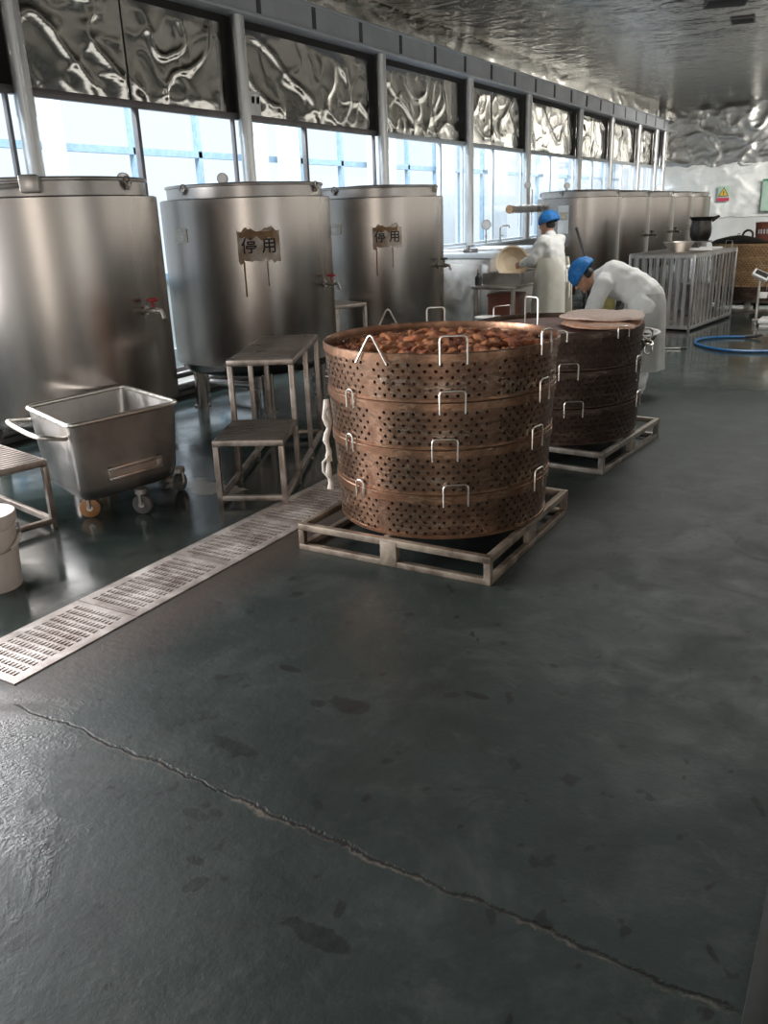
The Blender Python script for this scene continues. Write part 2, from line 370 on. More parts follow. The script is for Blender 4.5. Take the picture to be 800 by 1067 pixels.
# window wall: low wall, posts, beam, foil strip
PY = [-3.35, -.58, 2.20, 4.976, 7.755, 10.676, 13.455, 16.04, 19.11, 21.5, 24.05, 25.92, 26.93]
bm = BM(); box(bm, XW - .12, XW, 7.755, YB, 0, 1.05); box(bm, XW - .12, XW, YN, 7.755, 0, .13); struct('wall_left', bm, M['whitewall'], smooth=False)
bm = BM(); box(bm, XW - .14, XW + .06, 7.755, YB, 1.05, 1.09, .008); box(bm, XW - .12, XW + .01, YN, 7.755, .13, .15, .004); struct('trim_2', bm, M['white_frame'])
beam = sroot('trim_3', (0, 0, 0))
bm = BM(); box(bm, XW - .06, XW + .10, YN, YB, 3.62, 3.87); box(bm, XW - .08, XW + .135, YN, YB, 3.595, 3.635, .006); box(bm, XW - .08, XW + .125, YN, YB, 3.865, 3.895, .006)
obj('beam', bm, M['beam'], beam)
bm = BM(); y = -3.2
while y < YB - .3: box(bm, XW + .09, XW + .108, y - .035, y + .035, 3.636, 3.864); y += 1.022
obj('joint_cover', bm, M['beam_joint'], beam, smooth=False)
bm = foil_sheet(YN, YB, 3.895, ZC, 330, 8, .07, lambda u, v, h: (XW + .01 + h, u, v), 3.); obj('foil_strip', bm, M['foil'], beam, angle=80)
bm = BM(); box(bm, XW - .16, XW - .12, YN, YB, 3.0, ZC); obj('backing', bm, M['dark'], beam, smooth=False)
k = 4
for y in PY:
    bm = BM(); r = .072 if y > 3 else .075
    zp = 1.092 if y > 7.7 else .152; cyl(bm, (XW + .03, y, zp), (XW + .03, y, 3.594), r, seg=20)
    cyl(bm, (XW + .03, y, 2.45), (XW + .03, y, 2.60), r + .005, seg=20); cyl(bm, (XW + .03, y, zp), (XW + .03, y, zp + .018), r + .035, seg=20)
    struct('trim_%d' % k, bm, M['galv']); k += 1
split = {3: 6.245, 4: 8.95, 5: 12.53, 6: 14.58, 7: 17.5, 8: 20.3, 9: 22.8}
for i in range(len(PY) - 1):
    zl = .152 if i < 4 else 1.092
    a, b = PY[i] + .0, PY[i + 1]; r_ = sroot('window_%d' % (i + 1), (XW - .05, 0, 0)); m_ = split.get(i, (a + b) / 2)
    bm = BM(); box(bm, -.03, .03, a, b, 2.615, 2.68, .004); box(bm, -.03, .03, a, b, zl, zl + .04, .004)
    box(bm, -.03, .03, m_ - .022, m_ + .022, zl + .04, 2.615, .004)
    if i > 0 and b - a > 1.5:
        box(bm, -.02, .02, a + .10, a + .13, zl + .04, 2.615); box(bm, -.02, .02, b - .13, b - .10, zl + .04, 2.615)
    obj('window_frame', bm, M['frame'] if i in (2, 3, 4) else M['white_frame'], r_)
    bm = BM(); box(bm, -.006, .006, a, m_ - .022, zl + .03, 2.62); box(bm, -.006, .006, m_ + .022, b, zl + .03, 2.62); obj('pane', bm, M['glass'], r_, smooth=False)
    for (p, q) in ((a + .09, m_ - .012), (m_ + .012, b - .16)) if i not in (4, 5, 7) else ((a + .09, b - .16),):
        n_ = max(12, int((q - p) * 34))
        bm = foil_sheet(p, q, 2.69, 3.52, int(n_ * 1.3), 34, .06, lambda u, v, h: (-.03 + h, u, v), i * 2.3 + p); obj('foil_panel', bm, M['foil'], r_, angle=80)
    bm = BM(); box(bm, -.05, -.032, a, b, 2.66, 3.60); obj('panel_backing', bm, M['dark'], r_, smooth=False)
# small dark marked paper on the foil right of the second post
t = tag(obj('notice_sheet', (lambda bm: (box(bm, 0, .004, -.13, .13, -.12, .12), bm)[1])(BM()), M['galv'], smooth=False), 'small grey paper with dark marks at the foil panel bottom by the post', 'notice'); t.location = (XW - .040, 8.00, 2.80)
for q in (-.085, .0, .085):
    bm = BM(); box(bm, .004, .006, q - .022, q + .022, 0, .055); box(bm, .004, .006, q - .012, q + .028, .02, .07); o = obj('mark', bm, M['ink'], t, smooth=False)

# corridor and outer facade beyond the glass
of = sroot('wall_outer', (-8.3, 0, 0))
bm = BM(); box(bm, -.06, 0, YN, YB + 3, 0, .9); obj('low_wall', bm, M['whitewall'], of, smooth=False)
bm = BM(); y = -3.6
while y < YB + 3: box(bm, -.05, .03, y - .035, y + .035, .9, 4.4); y += 1.18
box(bm, -.05, .03, YN, YB + 3, 2.42, 2.50); box(bm, -.05, .03, YN, YB + 3, .9, .98); box(bm, -.05, .03, YN, YB + 3, 4.3, 4.4)
obj('facade_bars', bm, M['bluebar'], of, smooth=False)
bm = BM()
for a, b in ((6.75, 7.05), (10.2, 10.75), (11.0, 11.55), (13.6, 14.6), (16.3, 17.1), (18.9, 20.0), (22.5, 23.6)): box(bm, .1, .13, a, b, .5, 3.6)
obj('white_boards', bm, M['white_frame'], of, smooth=False)

# low plinth and services behind the tanks
bm = BM(); box(bm, XW, -5.84, 2.0, 10.6, 0, .13, .01); struct('baseboard_left', bm, M['concrete'])
p = thing('floor_pipe', 'dull grey steel pipe running along the floor behind the near tanks', 'pipe', (-5.78, 6.5, 0))
bm = BM(); tube(bm, [(0, -3.2, .22), (0, 3.4, .22)], .03, seg=12); tube(bm, [(-.03, -3.2, .1), (-.03, 3.4, .1)], .045, seg=12); obj('pipe_run', bm, M['dull_steel'], p)
for y in (-2.6, -.2, 2.2):
    bm = BM(); box(bm, -.05, .03, y - .02, y + .02, 0, .20); obj('pipe_support', bm, M['dull_steel'], p)

# ------------------------------------------------------------------ floor drain grates
def grate_mesh(L, W):
    bm = BM(); mx, my = .045, .03; nu, nv = 13, 13; t = .004
    du = (W - 2 * mx) / nu; dv = (L - 2 * my) / nv
    def V(x, y): return bm.verts.new((x, y, t))
    for i in range(nu):
        for j in range(nv):
            x0 = -W / 2 + mx + i * du; y0 = -L / 2 + my + j * dv; x1 = x0 + du; y1 = y0 + dv
            b0 = y0 + dv * .20; b1 = y1 - dv * .14; fl_ = (.10, .90, .66, .34)
            o = [V(x0, y0), V(x1, y0), V(x1, y1), V(x0, y1)]; n = [V(x0 + du * fl_[0], b0), V(x0 + du * fl_[1], b0), V(x0 + du * fl_[2], b1), V(x0 + du * fl_[3], b1)]
            for q in range(4): bm.faces.new((o[q], o[(q + 1) % 4], n[(q + 1) % 4], n[q]))
    bmesh.ops.remove_doubles(bm, verts=bm.verts, dist=1e-4)
    X0, X1, Y0, Y1 = -W / 2, W / 2, -L / 2, L / 2
    for a, b, c, d_ in ((X0, X0 + mx, Y0, Y1), (X1 - mx, X1, Y0, Y1), (X0 + mx, X1 - mx, Y0, Y0 + my), (X0 + mx, X1 - mx, Y1 - my, Y1)):
        quad(bm, (a, c, t), (b, c, t), (b, d_, t), (a, d_, t))
    bmesh.ops.remove_doubles(bm, verts=bm.verts, dist=1e-4)
    r = bmesh.ops.extrude_face_region(bm, geom=bm.faces[:])
    bmesh.ops.translate(bm, vec=(0, 0, -.018), verts=[v for v in r['geom'] if isinstance(v, bmesh.types.BMVert)])
    return bm
GL = .62; gw = TX1 - TX0 - .012
where = ['nearest the camera, its end open to the floor', 'second from the camera end of the drain', 'third from the camera end, in front of the wheeled cart',
         'beside the front foot of the step stool', 'passing under the pallet corner, right of the step stool', 'under the left side of the big steamer pallet',
         'behind the front steamer pallet', 'at the far end of the drain']
g0 = None
for i in range(8):
    loc = ((TX0 + TX1) / 2, TY0 + GL * (i + .5), .001); lb = 'punched steel drain grate ' + where[i]
    if g0 is None:
        g0 = obj('drain_grate', grate_mesh(GL - .006, gw), M['grate'], smooth=False); tag(g0, lb, 'drain grate', 'punched drain grates in the floor channel'); g0.location = loc
    else:
        o = g0.copy(); COL.objects.link(o); o.location = loc; o['label'] = lb

# steel plate at the right edge
fp = thing('floor_plate', 'pale grey steel plate with dark rubber edge at the bottom right corner of the floor', 'plate', (.5, 1.2, 0))
bm = BM(); box(bm, -.485, .5, -1.8, 1.6, 0, .012, .003); obj('plate', bm, plain('pale_plate', (.50, .53, .57), (.40, .43, .47), 4, .45), fp)
bm = BM(); box(bm, -.55, -.485, -1.8, 1.6, 0, .016, .004); obj('rubber_edge', bm, M['black'], fp)

# ------------------------------------------------------------------ kettle tanks
R_T = .738
def on_cyl(bm, r, a0, a1, z0, z1, th=.003, n=8, ragged=0.):
    lo = []; hi = []
    for k in range(n + 1):
        a = a0 + (a1 - a0) * k / n; e0 = ragged * mnoise.noise(Vector((k * .4, z0 * 7, 1))); e1 = ragged * mnoise.noise(Vector((k * .33, z1 * 7, 5)))
        lo.append([bm.verts.new((q * cos(a), q * sin(a), z0 + e0)) for q in (r, r + th)]); hi.append([bm.verts.new((q * cos(a), q * sin(a), z1 + e1)) for q in (r, r + th)])
    for k in range(n):
        bm.faces.new((lo[k][1], lo[k + 1][1], hi[k + 1][1], hi[k][1])); bm.faces.new((lo[k][0], hi[k][0], hi[k + 1][0], lo[k + 1][0]))
        bm.faces.new((lo[k][0], lo[k + 1][0], lo[k + 1][1], lo[k][1])); bm.faces.new((hi[k][0], hi[k][1], hi[k + 1][1], hi[k + 1][0]))
    for q in (0, n): bm.faces.new((lo[q][0], lo[q][1], hi[q][1], hi[q][0]))
def text_on_cyl(s, r, a, z, size):
    cu = bpy.data.curves.new('txt', 'FONT'); cu.body = s; cu.size = size; cu.align_x = 'CENTER'; cu.align_y = 'CENTER'; cu.extrude = .0; cu.offset = .002
    o = bpy.data.objects.new('txt', cu); COL.objects.link(o); dg = bpy.context.evaluated_depsgraph_get(); dg.update()
    me = bpy.data.meshes.new_from_object(o.evaluated_get(dg)); bm = BM(); bm.from_mesh(me)
    bpy.data.objects.remove(o); bpy.data.curves.remove(cu); bpy.data.meshes.remove(me)
    for v in bm.verts:
        u, w_ = v.co.x, v.co.y; v.co = Vector((r * cos(a + u / r), r * sin(a + u / r), z + w_))
    return bm
TG = 'big stainless kettle tanks along the windows'
def make_tank(label, loc):
    t = thing('kettle_tank', label, 'tank', loc, 0, TG)
    bm = BM(); lathe(bm, [(0, .27), (.3, .275), (.52, .30), (.66, .345), (.715, .395), (R_T, .43), (R_T, 1.0), (R_T, 1.775), (R_T - .012, 1.782), (.655, 1.785)], 96); obj('shell', bm, M['tank'], t, angle=30)
    bm = BM(); lathe(bm, [(.672, 1.7855), (.672, 1.868), (.684, 1.872), (.686, 1.886), (.676, 1.894), (.5, 1.90), (.25, 1.915), (0, 1.92)], 96)
    lid = obj('lid', bm, M['tank_lid'], t, angle=30)
    for a in (-98, 82, 10, 190):                                     # latch loops on the lid
        A = rad(a); bm = BM(); c = Vector((.69 * cos(A), .69 * sin(A), 1.865))
        torus(bm, .03, .008, Matrix.Translation(c) @ Matrix.Rotation(A, 4, 'Z') @ Matrix.Rotation(rad(75), 4, 'Y'), 14, 6)
        box(bm, -.012, .012, -.012, .012, -.05, .0, .003, Matrix.Translation(c) @ Matrix.Rotation(A, 4, 'Z')); obj('latch_loop', bm, M['dull_steel'], lid)
    for a in (-125, -45, 45, 135):
        A = rad(a); x, y = .57 * cos(A), .57 * sin(A); bm = BM(); cyl(bm, (x, y, .012), (x, y, .40), .052, seg=20); cyl(bm, (x, y, 0), (x, y, .014), .075, seg=20); obj('leg', bm, M['tank'], t)
    bm = BM(); cyl(bm, (0, 0, .10), (0, 0, .29), .05, seg=16); tube(bm, [(0, 0, .12), (-.3, 0, .12), (-.62, 0, .12)], .03, seg=10); obj('drain_pipe', bm, M['dull_steel'], t)
    return t
def add_valve(t, a, z, red=True, out=.14):
    A = rad(a); ex = Vector((cos(A), sin(A), 0)); ey = Vector((-sin(A), cos(A), 0)); p = ex * (R_T - .005)
    bm = BM(); zz = Vector((0, 0, z)); cyl(bm, p + zz, p + ex * out + zz, .014, seg=12); cyl(bm, p + zz, p + ex * .02 + zz, .03, seg=16)
    cyl(bm, p + ex * (out * .55) + zz - ex * .02, p + ex * (out * .55) + zz + ex * .03, .022, seg=12); cyl(bm, p + ex * out + zz, p + ex * (out + .015) + zz - Vector((0, 0, .05)), .013, seg=12)
    v = obj('valve', bm, M['dull_steel'], t)
    q = p + ex * (out * .55) + zz; bm = BM(); cyl(bm, q + Vector((0, 0, .02)), q + Vector((0, 0, .065)), .008, seg=8)
    torus(bm, .032, .010, Matrix.Translation(q + Vector((0, 0, .07))), 16, 8); cyl(bm, q + Vector((0, 0, .062)), q + Vector((0, 0, .078)), .012, seg=10)
    box(bm, -.032, .032, -.005, .005, .066, .074, 0, Matrix.Translation(q)); box(bm, -.005, .005, -.032, .032, .066, .074, 0, Matrix.Translation(q))
    obj('valve_handle', bm, M['red'] if red else M['black'], v)
def add_plate(t, a, z):
    bm = BM(); on_cyl(bm, R_T + .0005, rad(a - 5.5), rad(a + 5.5), z - .055, z + .055, .003); p = obj('name_plate', bm, M['label'], t)
    bm = BM(); on_cyl(bm, R_T + .0036, rad(a - 4.2), rad(a + 4.2), z + .026, z + .04, .001); on_cyl(bm, R_T + .0036, rad(a - 3), rad(a + 3), z - .03, z + .012, .001); on_cyl(bm, R_T + .0036, rad(a - 4.4), rad(a + 4.4), z - .046, z - .038, .001); obj('plate_print', bm, M['dull_steel'], p)
def add_notice(t, a, z, wd, hg, sz, gap):
    bm = BM(); on_cyl(bm, R_T + .0005, rad(a - wd), rad(a + wd), z - hg, z + hg, .003, 22, .05); p = obj('paper_notice', bm, M['paper'], t)
    bm = text_on_cyl('停 用', R_T + .005, rad(a), z - hg * .1, sz); obj('notice_text', bm, M['ink'], p, smooth=False)
    for a0_, a1_, z0_, z1_, n_ in ((a - wd * .8, a - wd * .72, z - hg - .28, z - hg, 3), (a + wd * .3, a + wd * .36, z - hg - .2, z - hg, 3), (a - wd * .9, a + wd * .7, z + hg * .45, z + hg * .95, 14)):
        bm = BM(); on_cyl(bm, R_T + (.0003 if n_ == 3 else .004), rad(a0_), rad(a1_), z0_, z1_, .001, n_, .0 if n_ == 3 else .04); obj('rust_streak', bm, M['rustmark'], p)
t1 = make_tank('large stainless kettle tank nearest on the left, behind the wheeled cart', (-5, 4.06, 0))
t2 = dup(t1, (-5, 6.2, 0), 0, 'second large stainless kettle tank with torn paper notice, behind the step stool')
t3 = dup(t1, (-5, 8.45, 0), 0, 'third stainless kettle tank with brown-stained notice, behind the open steamer')
add_valve(t1, 6, 1.06); add_valve(t2, 6, 1.06); add_valve(t3, 3, 1.07, False)
for tt, a, z in ((t2, -99, 1.50), (t3, -95, 1.48)): add_plate(tt, a, z)
add_notice(t2, -45, 1.41, 13.5, .125, .13, .1); add_notice(t3, -51, 1.40, 12, .11, .12, .09)
A = rad(-44); bm = BM(); box(bm, -.10, .10, -.055, .055, -.05, .05, .01, Matrix.Translation((.70 * cos(A), .70 * sin(A), 1.85)) @ Matrix.Rotation(A, 4, 'Z'))
tube(bm, [(.72 * cos(A), .72 * sin(A), 1.85), (.74 * cos(A - .2), .74 * sin(A - .2), 1.84), (.74 * cos(A - .5), .74 * sin(A - .5), 1.84)], .015, seg=8); obj('lid_hinge', bm, M['tank_lid'], t1)
ff = ['stainless kettle tank behind the standing worker, with a paper label', 'second tank of the far row, right of the one behind the standing worker', 'middle tank of the far row by the windows', 'fourth tank of the far row, left of the last tank', 'farthest kettle tank, at the end of the far row by the back wall']
ft = [dup(make_tank(ff[0], (-5, 15.6, 0)) if i == 0 else None, (0, 0, 0), 0, '') if False else None for i in range(0)]
f0 = make_tank(ff[0], (-5, 15.6, 0)); fars = [f0] + [dup(f0, (-5, y, 0), 0, ff[i + 1]) for i, y in enumerate((17.75, 19.9, 22.0, 24.1))]
for o in fars[1:4]: add_valve(o, -8, 1.06, False, .2)
bm = BM(); on_cyl(bm, R_T + .001, rad(-100), rad(-85), 1.20, 1.66, .003, 8); p = obj('paper_label', bm, M['white'], f0)
bm = BM(); on_cyl(bm, R_T + .005, rad(-99), rad(-86), 1.42, 1.55, .002, 8); obj('label_band', bm, M['label'], p)

# gauges behind / on the tanks
def gauge(label, loc, h, r=.045):
    t = thing('pressure_gauge', label, 'gauge', loc, 0, 'round pressure gauges')
    bm = BM(); cyl(bm, (0, 0, 0), (0, 0, h), .012, seg=10); cyl(bm, (0, 0, h * .45), (0, 0, h * .6), .02, seg=8); obj('stem', bm, M['dull_steel'], t)
    fw = Vector((.55, -.83, 0)); c = Vector((0, 0, h + r)); bm = BM(); cyl(bm, c - fw * .02, c + fw * .02, r, seg=24); d_ = obj('gauge_case', bm, M['dull_steel'], t)
    bm = BM(); cyl(bm, c + fw * .0205, c + fw * .022, r * .82, seg=24); obj('dial', bm, M['galv'], d_)
gauge('small round gauge on a thin stem between first and second tank', (-4.98, 4.78, 1.787), .09)
gauge('small round gauge standing behind the lid of the second tank', (-5.45, 6.45, 1.905), .02, .05)
gauge('round gauge on the window sill left of the hot tap', (-6.1, 13.99, 1.091), .22, .085)
gauge('dark round gauge high on the post above the insulated pipe', (-5.99, 15.62, 1.70), .28, .06)
gauge('round gauge standing on the tank behind the standing worker', (-5.1, 15.2, 1.905), .03, .05)
gauge('dark gauge standing on a far tank before the last posts', (-5.1, 22.0, 1.915), .03, .06)
tp = thing('water_tap', 'slim steel tap rising from the window sill beside the gauge', 'tap', (-6.1, 14.62, 1.091))
bm = BM(); tube(bm, [(0, 0, 0), (0, 0, .24), (.03, .02, .27), (.12, .1, .27), (.13, .11, .23)], .014, seg=8); obj('spout', bm, M['dull_steel'], tp)
bm = BM(); cyl(bm, (0, 0, .10), (.07, -.03, .11), .012, seg=8); cyl(bm, (0, 0, 0), (0, 0, .02), .035, seg=12); obj('lever', bm, M['dull_steel'], tp)
ip = thing('insulated_pipe', 'short horizontal insulated pipe with torn wrapping hung on a window post', 'pipe', (-5.98, 15.3, 1.63))
bm = BM(); tube(bm, [(0, -.55 + .1 * k, .004 * sin(k * 2)) for k in range(14)], [.068 + .005 * sin(k * 1.9) for k in range(14)], seg=16); obj('wrapped_pipe', bm, M['insul'], ip)
bm = BM(); cyl(bm, (0, -.565, 0), (0, -.54, 0), .074, seg=16); obj('end_cap', bm, M['rustmark'], ip)
bm = BM(); tube(bm, [(0, .5, .06), (.01, .5, .12), (0, .52, .22), (-.03, .6, .33)], .022, seg=8); tube(bm, [(.01, .5, -.06), (.02, .5, -.2), (.0, .52, -.30)], .01, seg=6); obj('hanger', bm, M['insul'], ip)

# ------------------------------------------------------------------ wheeled cart
def cart():
    nc, rc, bc, lc = Vector((-3.67, 2.90, 0)), Vector((-3.54, 3.60, 0)), Vector((-4.27, 3.86, 0)), Vector((-4.33, 3.15, 0))
    c = (nc + rc + bc + lc) / 4; t = thing('tub_cart', 'square stainless tub cart on small wheels in front of the nearest tank', 'cart', c)
    ZR = .60
    def ring(s, z, rr):
        P = [(q - c) * s for q in (nc, rc, bc, lc)]; out = []
        for i in range(4):
            p0, p, p1 = P[i - 1], P[i], P[(i + 1) % 4]; d0 = (p0 - p).normalized(); d1 = (p1 - p).normalized()
            for k in range(7):
                u = k / 6; a = p + d0 * rr; b = p + d1 * rr; q = a * (1 - u) ** 2 + p * 2 * u * (1 - u) + b * u ** 2; out.append(Vector((q.x, q.y, z)))
        return out
    bm = BM(); R = [[bm.verts.new(p) for p in ring(s, z, rr)] for s, z, rr in ((1, ZR, .06), (.97, .45, .07), (.93, .22, .08), (.90, .165, .09), (.82, .14, .10), (.80, .15, .1), (.885, .18, .09), (.915, .23, .08), (.955, .45, .07), (.982, ZR, .06))]
    n = len(R[0])
    for a, b in zip(R, R[1:]):
        for k in range(n): bm.faces.new((a[k], a[(k + 1) % n], b[(k + 1) % n], b[k]))
    bm.faces.new(R[4][::-1]); bm.faces.new(R[5])
    for k in range(n): bm.faces.new((R[9][k], R[9][(k + 1) % n], R[0][(k + 1) % n], R[0][k]))
    tub = obj('tub', bm, M['cart'], t, angle=50)
    bm = BM(); tube(bm, ring(1.0, ZR, .06), .014, closed=True, seg=10); obj('rim', bm, M['rod'], t)
    # push handle on the left face
    P = [q - c for q in (nc, lc)]; e = (P[1] - P[0]); mid = (P[0] + P[1]) / 2; out = Vector((mid.x, mid.y, 0)).normalized()
    a = P[0] + e * .06; b = P[0] + e * .94; z = Vector((0, 0, .53)); ou = out * .17 + Vector((0, 0, .035))
    pts = [a + z, a + z + out * .02] + [a + z + ou * s for s in (.55,)] + [a + z + ou + e * .08, b + z + ou - e * .08, b + z + ou * .55, b + z]
    sm = []
    for i in range(len(pts) - 1):
        for k in range(4): sm.append(pts[i].lerp(pts[i + 1], k / 4))
    sm.append(pts[-1])
    for _ in range(2): sm = [sm[0]] + [(sm[i - 1] + sm[i] * 2 + sm[i + 1]) / 4 for i in range(1, len(sm) - 1)] + [sm[-1]]
    bm = BM(); tube(bm, sm, .013, seg=10); obj('push_handle', bm, M['rod'], t)
    # lifting bracket on the front-right face
    q0, q1 = nc - c, rc - c; ex = (q1 - q0).normalized(); no = Vector((ex.y, -ex.x, 0)); m_ = (q0 + q1) / 2 * .945
    mt = Matrix(((ex.x, no.x, 0, m_.x), (ex.y, no.y, 0, m_.y), (0, 0, 1, .285), (0, 0, 0, 1)))
    bm = BM(); box(bm, -.16, .20, -.01, .022, -.045, -.025, .005, mt); box(bm, -.16, .20, -.01, .022, .012, .03, .005, mt); box(bm, -.16, -.13, -.01, .02, -.04, .03, .004, mt); box(bm, .17, .20, -.01, .02, -.04, .03, .004, mt); box(bm, -.14, .18, -.012, .004, -.04, .02, 0, mt)
    obj('lifting_bracket', bm, M['steel'], tub)
    for (x, y, mt_, ang) in ((-3.84, 3.10, M['orange'], 40), (-3.60, 3.28, M['greywheel'], 20), (-3.70, 3.70, M['greywheel'], 100), (-4.20, 3.55, M['orange'], 60)):
        w_ = Vector((x, y, 0)) - c; r = .058; A = rad(ang); ax = Vector((-sin(A), cos(A), 0)); ctr = w_ + Vector((0, 0, r))
        bm = BM(); tube(bm, [ctr - ax * .018, ctr - ax * .014, ctr + ax * .014, ctr + ax * .018], [r * .9, r, r, r * .9], seg=28); wh = obj('wheel', bm, mt_, t)
        bm = BM(); cyl(bm, ctr - ax * .023, ctr + ax * .023, .018, seg=12); obj('hub', bm, M['steel'], wh)
        bm = BM()
        for s in (-1, 1): tube(bm, [ctr + ax * .027 * s, ctr + ax * .027 * s + Vector((0, 0, .075))], .010, seg=6)
        cyl(bm, ctr + Vector((0, 0, .066)), ctr + Vector((0, 0, .095)), .038, seg=14); obj('caster_fork', bm, M['dull_steel'], t)
cart()

# ------------------------------------------------------------------ step stools
def step_stool(label, loc, ang, w_, d1, d2, z1, z2, loop=False):
    """origin at front centre; +x local = up the steps"""
    t = thing('step_stool', label, 'stool', loc, ang); T = .032; h = w_ / 2
    def leg(x, y, z0, z1_):
        bm = BM(); box(bm, x - T / 2, x + T / 2, y - T / 2, y + T / 2, z0, z1_, .003); obj('leg', bm, M['stool'], t)
    def tread(name, x0, x1, z):
        bm = BM(); box(bm, x0, x1, -h, h, z - .035, z, .004); tr = obj(name, bm, M['stool'], t)
        bm = BM(); box(bm, x0 + .006, x1 - .006, -h + .006, h - .006, z, z + .003)
        n = int((x1 - x0) / .045)
        for k in range(n): box(bm, x0 + .03 + k * .045, x0 + .038 + k * .045, -h + .02, h - .02, z + .002, z + .006)
        obj('tread_plate', bm, M['tread'], tr, smooth=False)
    yy = h - T / 2
    for s in (-1, 1):
        leg(T / 2, s * yy, 0, z1 - .036)
        if d2: leg(d1 + T / 2, s * yy, 0, z2 - .036); leg(d1 + d2 * .52, s * yy, 0, z2 - .036); leg(d1 + d2 - T / 2, s * yy, 0, z2 - .036)
        else: leg(d1 - T / 2, s * yy, 0, z1 - .036)
    L = d1 + d2; bm = BM()
    for s in (-1, 1): box(bm, T * .5, L - T * .5, s * yy - T / 2 + .001, s * yy + T / 2 - .001, .03, .03 + T, .003)
    box(bm, .001, T - .001, -h + .01, h - .01, .03, .03 + T, .003); box(bm, L - T + .001, L - .001, -h + .01, h - .01, .03, .03 + T, .003)
    obj('base_frame', bm, M['stool'], t)
    if d2: tread('lower_step', 0, d1 + .03, z1); tread('upper_step', d1, L, z2)
    else: tread('step', 0, d1, z1)
    return t
u = Vector((-.445, .895, 0)); wv = Vector((.895, .445, 0))
step_stool('two-step brown-stained steel stool with bar legs before the second tank', (-3.085, 3.655, 0), atan2(u.y, u.x), .42, .50, 1.12, .40, .785)
step_stool('low steel step at the left edge, in front of the nearest tank', (-3.914, 2.674, 0), atan2(.2, -.98), .44, .85, 0, .40, 0)
step_stool('steel stool tucked between the second and third tank', (-4.60, 7.22, 0), rad(160), .40, .5, 0, .78, 0)

# ------------------------------------------------------------------ bucket
def bucket(label, loc, r, h, mat, lid=True):
    t = thing('bucket', label, 'bucket', loc)
    bm = BM(); lathe(bm, [(0, 0), (r * .84, 0), (r * .86, .008), (r * .97, h * .80), (r * 1.03, h * .81), (r * 1.03, h * .84), (r * .98, h * .85), (r, h), (r * .95, h), (r * .82, .02), (0, .02)], 48); obj('pail', bm, mat, t)
    if lid:
        bm = BM(); lathe(bm, [(r * 1.055, h * .90), (r * 1.055, h * 1.0), (r * 1.03, h * 1.025), (r * .93, h * 1.025), (r * .9, h * 1.01), (0, h * 1.01)], 48); obj('lid', bm, mat, t)
    return t
b1 = bucket('pale plastic bucket with lid and wire handle at the left edge', (-3.475, 2.20, 0), .135, .36, M['bucket'])
bm = BM(); pts = [(.14 * cos(a), .14 * sin(a) - .0, .29 - .09 * sin((a - rad(-110)) / rad(180) * pi)) for a in [rad(-110 + 180 * k / 14) for k in range(15)]]
tube(bm, [(x * 1.03, y * 1.03, z) for x, y, z in pts], .004, seg=6); hb = obj('wire_handle', bm, M['dull_steel'], b1)
bm = BM(); q = pts[9:13]; tube(bm, [(x * 1.035, y * 1.035, z) for x, y, z in q], .009, seg=8); obj('grip', bm, M['bucket'], hb)

# ------------------------------------------------------------------ pallets
def pallet(label, loc, rz, w_, d_, h, mat):
    t = thing('steel_pallet', label, 'pallet', loc, rz, 'low steel pallets under the steamers'); T = .034; W, D = w_ / 2, d_ / 2
    for s in (-1, 1):
        bm = BM(); y0, y1 = sorted((s * D, s * (D - T)))
        box(bm, -W, W, y0, y1, h - T, h, .003); box(bm, -W, W, y0, y1, 0, T * .9, .003)
        for x in (-W + T / 2, W - T / 2): box(bm, x - T / 2, x + T / 2, y0 + .001, y1 - .001, .01, h - .01, .003)
        box(bm, -.045, .045, y0 - .003, y1 + .003, .005, h - .012, .003); obj('end_frame', bm, mat, t)
    for x in (-W + T / 2, -.03, W - T / 2):
        bm = BM(); box(bm, x - T / 2, x + T / 2, -D + T, D - T, h - T - .001, h - .001, .003); obj('rail', bm, mat, t)
        if abs(x) > .1:
            bm = BM(); box(bm, x - T / 2, x + T / 2, -D + T, D - T, 0, T * .9, .003); box(bm, x - T / 2 + .001, x + T / 2 - .001, -.05, .05, T * .9, h - T, .003); obj('skid', bm, mat, t)
    return t
PH = .14
pallet('worn steel tube pallet under the open steamer in front', (-1.90, 3.75, 0), 0, 1.06, 1.08, PH, M['pallet'])
pallet('dark steel pallet under the second steamer stack', (-1.87, 5.66, 0), rad(-5), 1.04, 1.10, PH, M['rustpal'])

# ------------------------------------------------------------------ perforated steamer tiers
def perf_wall(rb, rt, z0, z1, ncol, nrow, hr, th=.004):
    bm = BM(); da = 2 * pi / ncol; dz = (z1 - z0) / nrow
    def P(a, z, q): r = rb + (rt - rb) * (z - z0) / (z1 - z0) + q; return (r * cos(a), r * sin(a), z)
    for q in (0, -th):
        for j in range(nrow):
            off = da / 2 if j % 2 else 0
            for i in range(ncol):
                a0 = i * da + off; zc = z0 + (j + .5) * dz; zb, zt = z0 + j * dz, z0 + (j + 1) * dz
                skip = (i % 12 == 5)
                O = [(a0, zb), (a0 + da / 2, zb), (a0 + da, zb), (a0 + da, zc), (a0 + da, zt), (a0 + da / 2, zt), (a0, zt), (a0, zc)]
                ov = [bm.verts.new(P(a, z, q)) for a, z in O]
                if skip: bm.faces.new(ov); continue
                iv = [bm.verts.new(P(a0 + da / 2 + hr / rb * cos(w0), zc + hr * sin(w0), q)) for w0 in [rad(-135 + 45 * k) for k in range(8)]]
                for k in range(8): bm.faces.new((ov[k], ov[(k + 1) % 8], iv[(k + 1) % 8], iv[k]))
    return bm
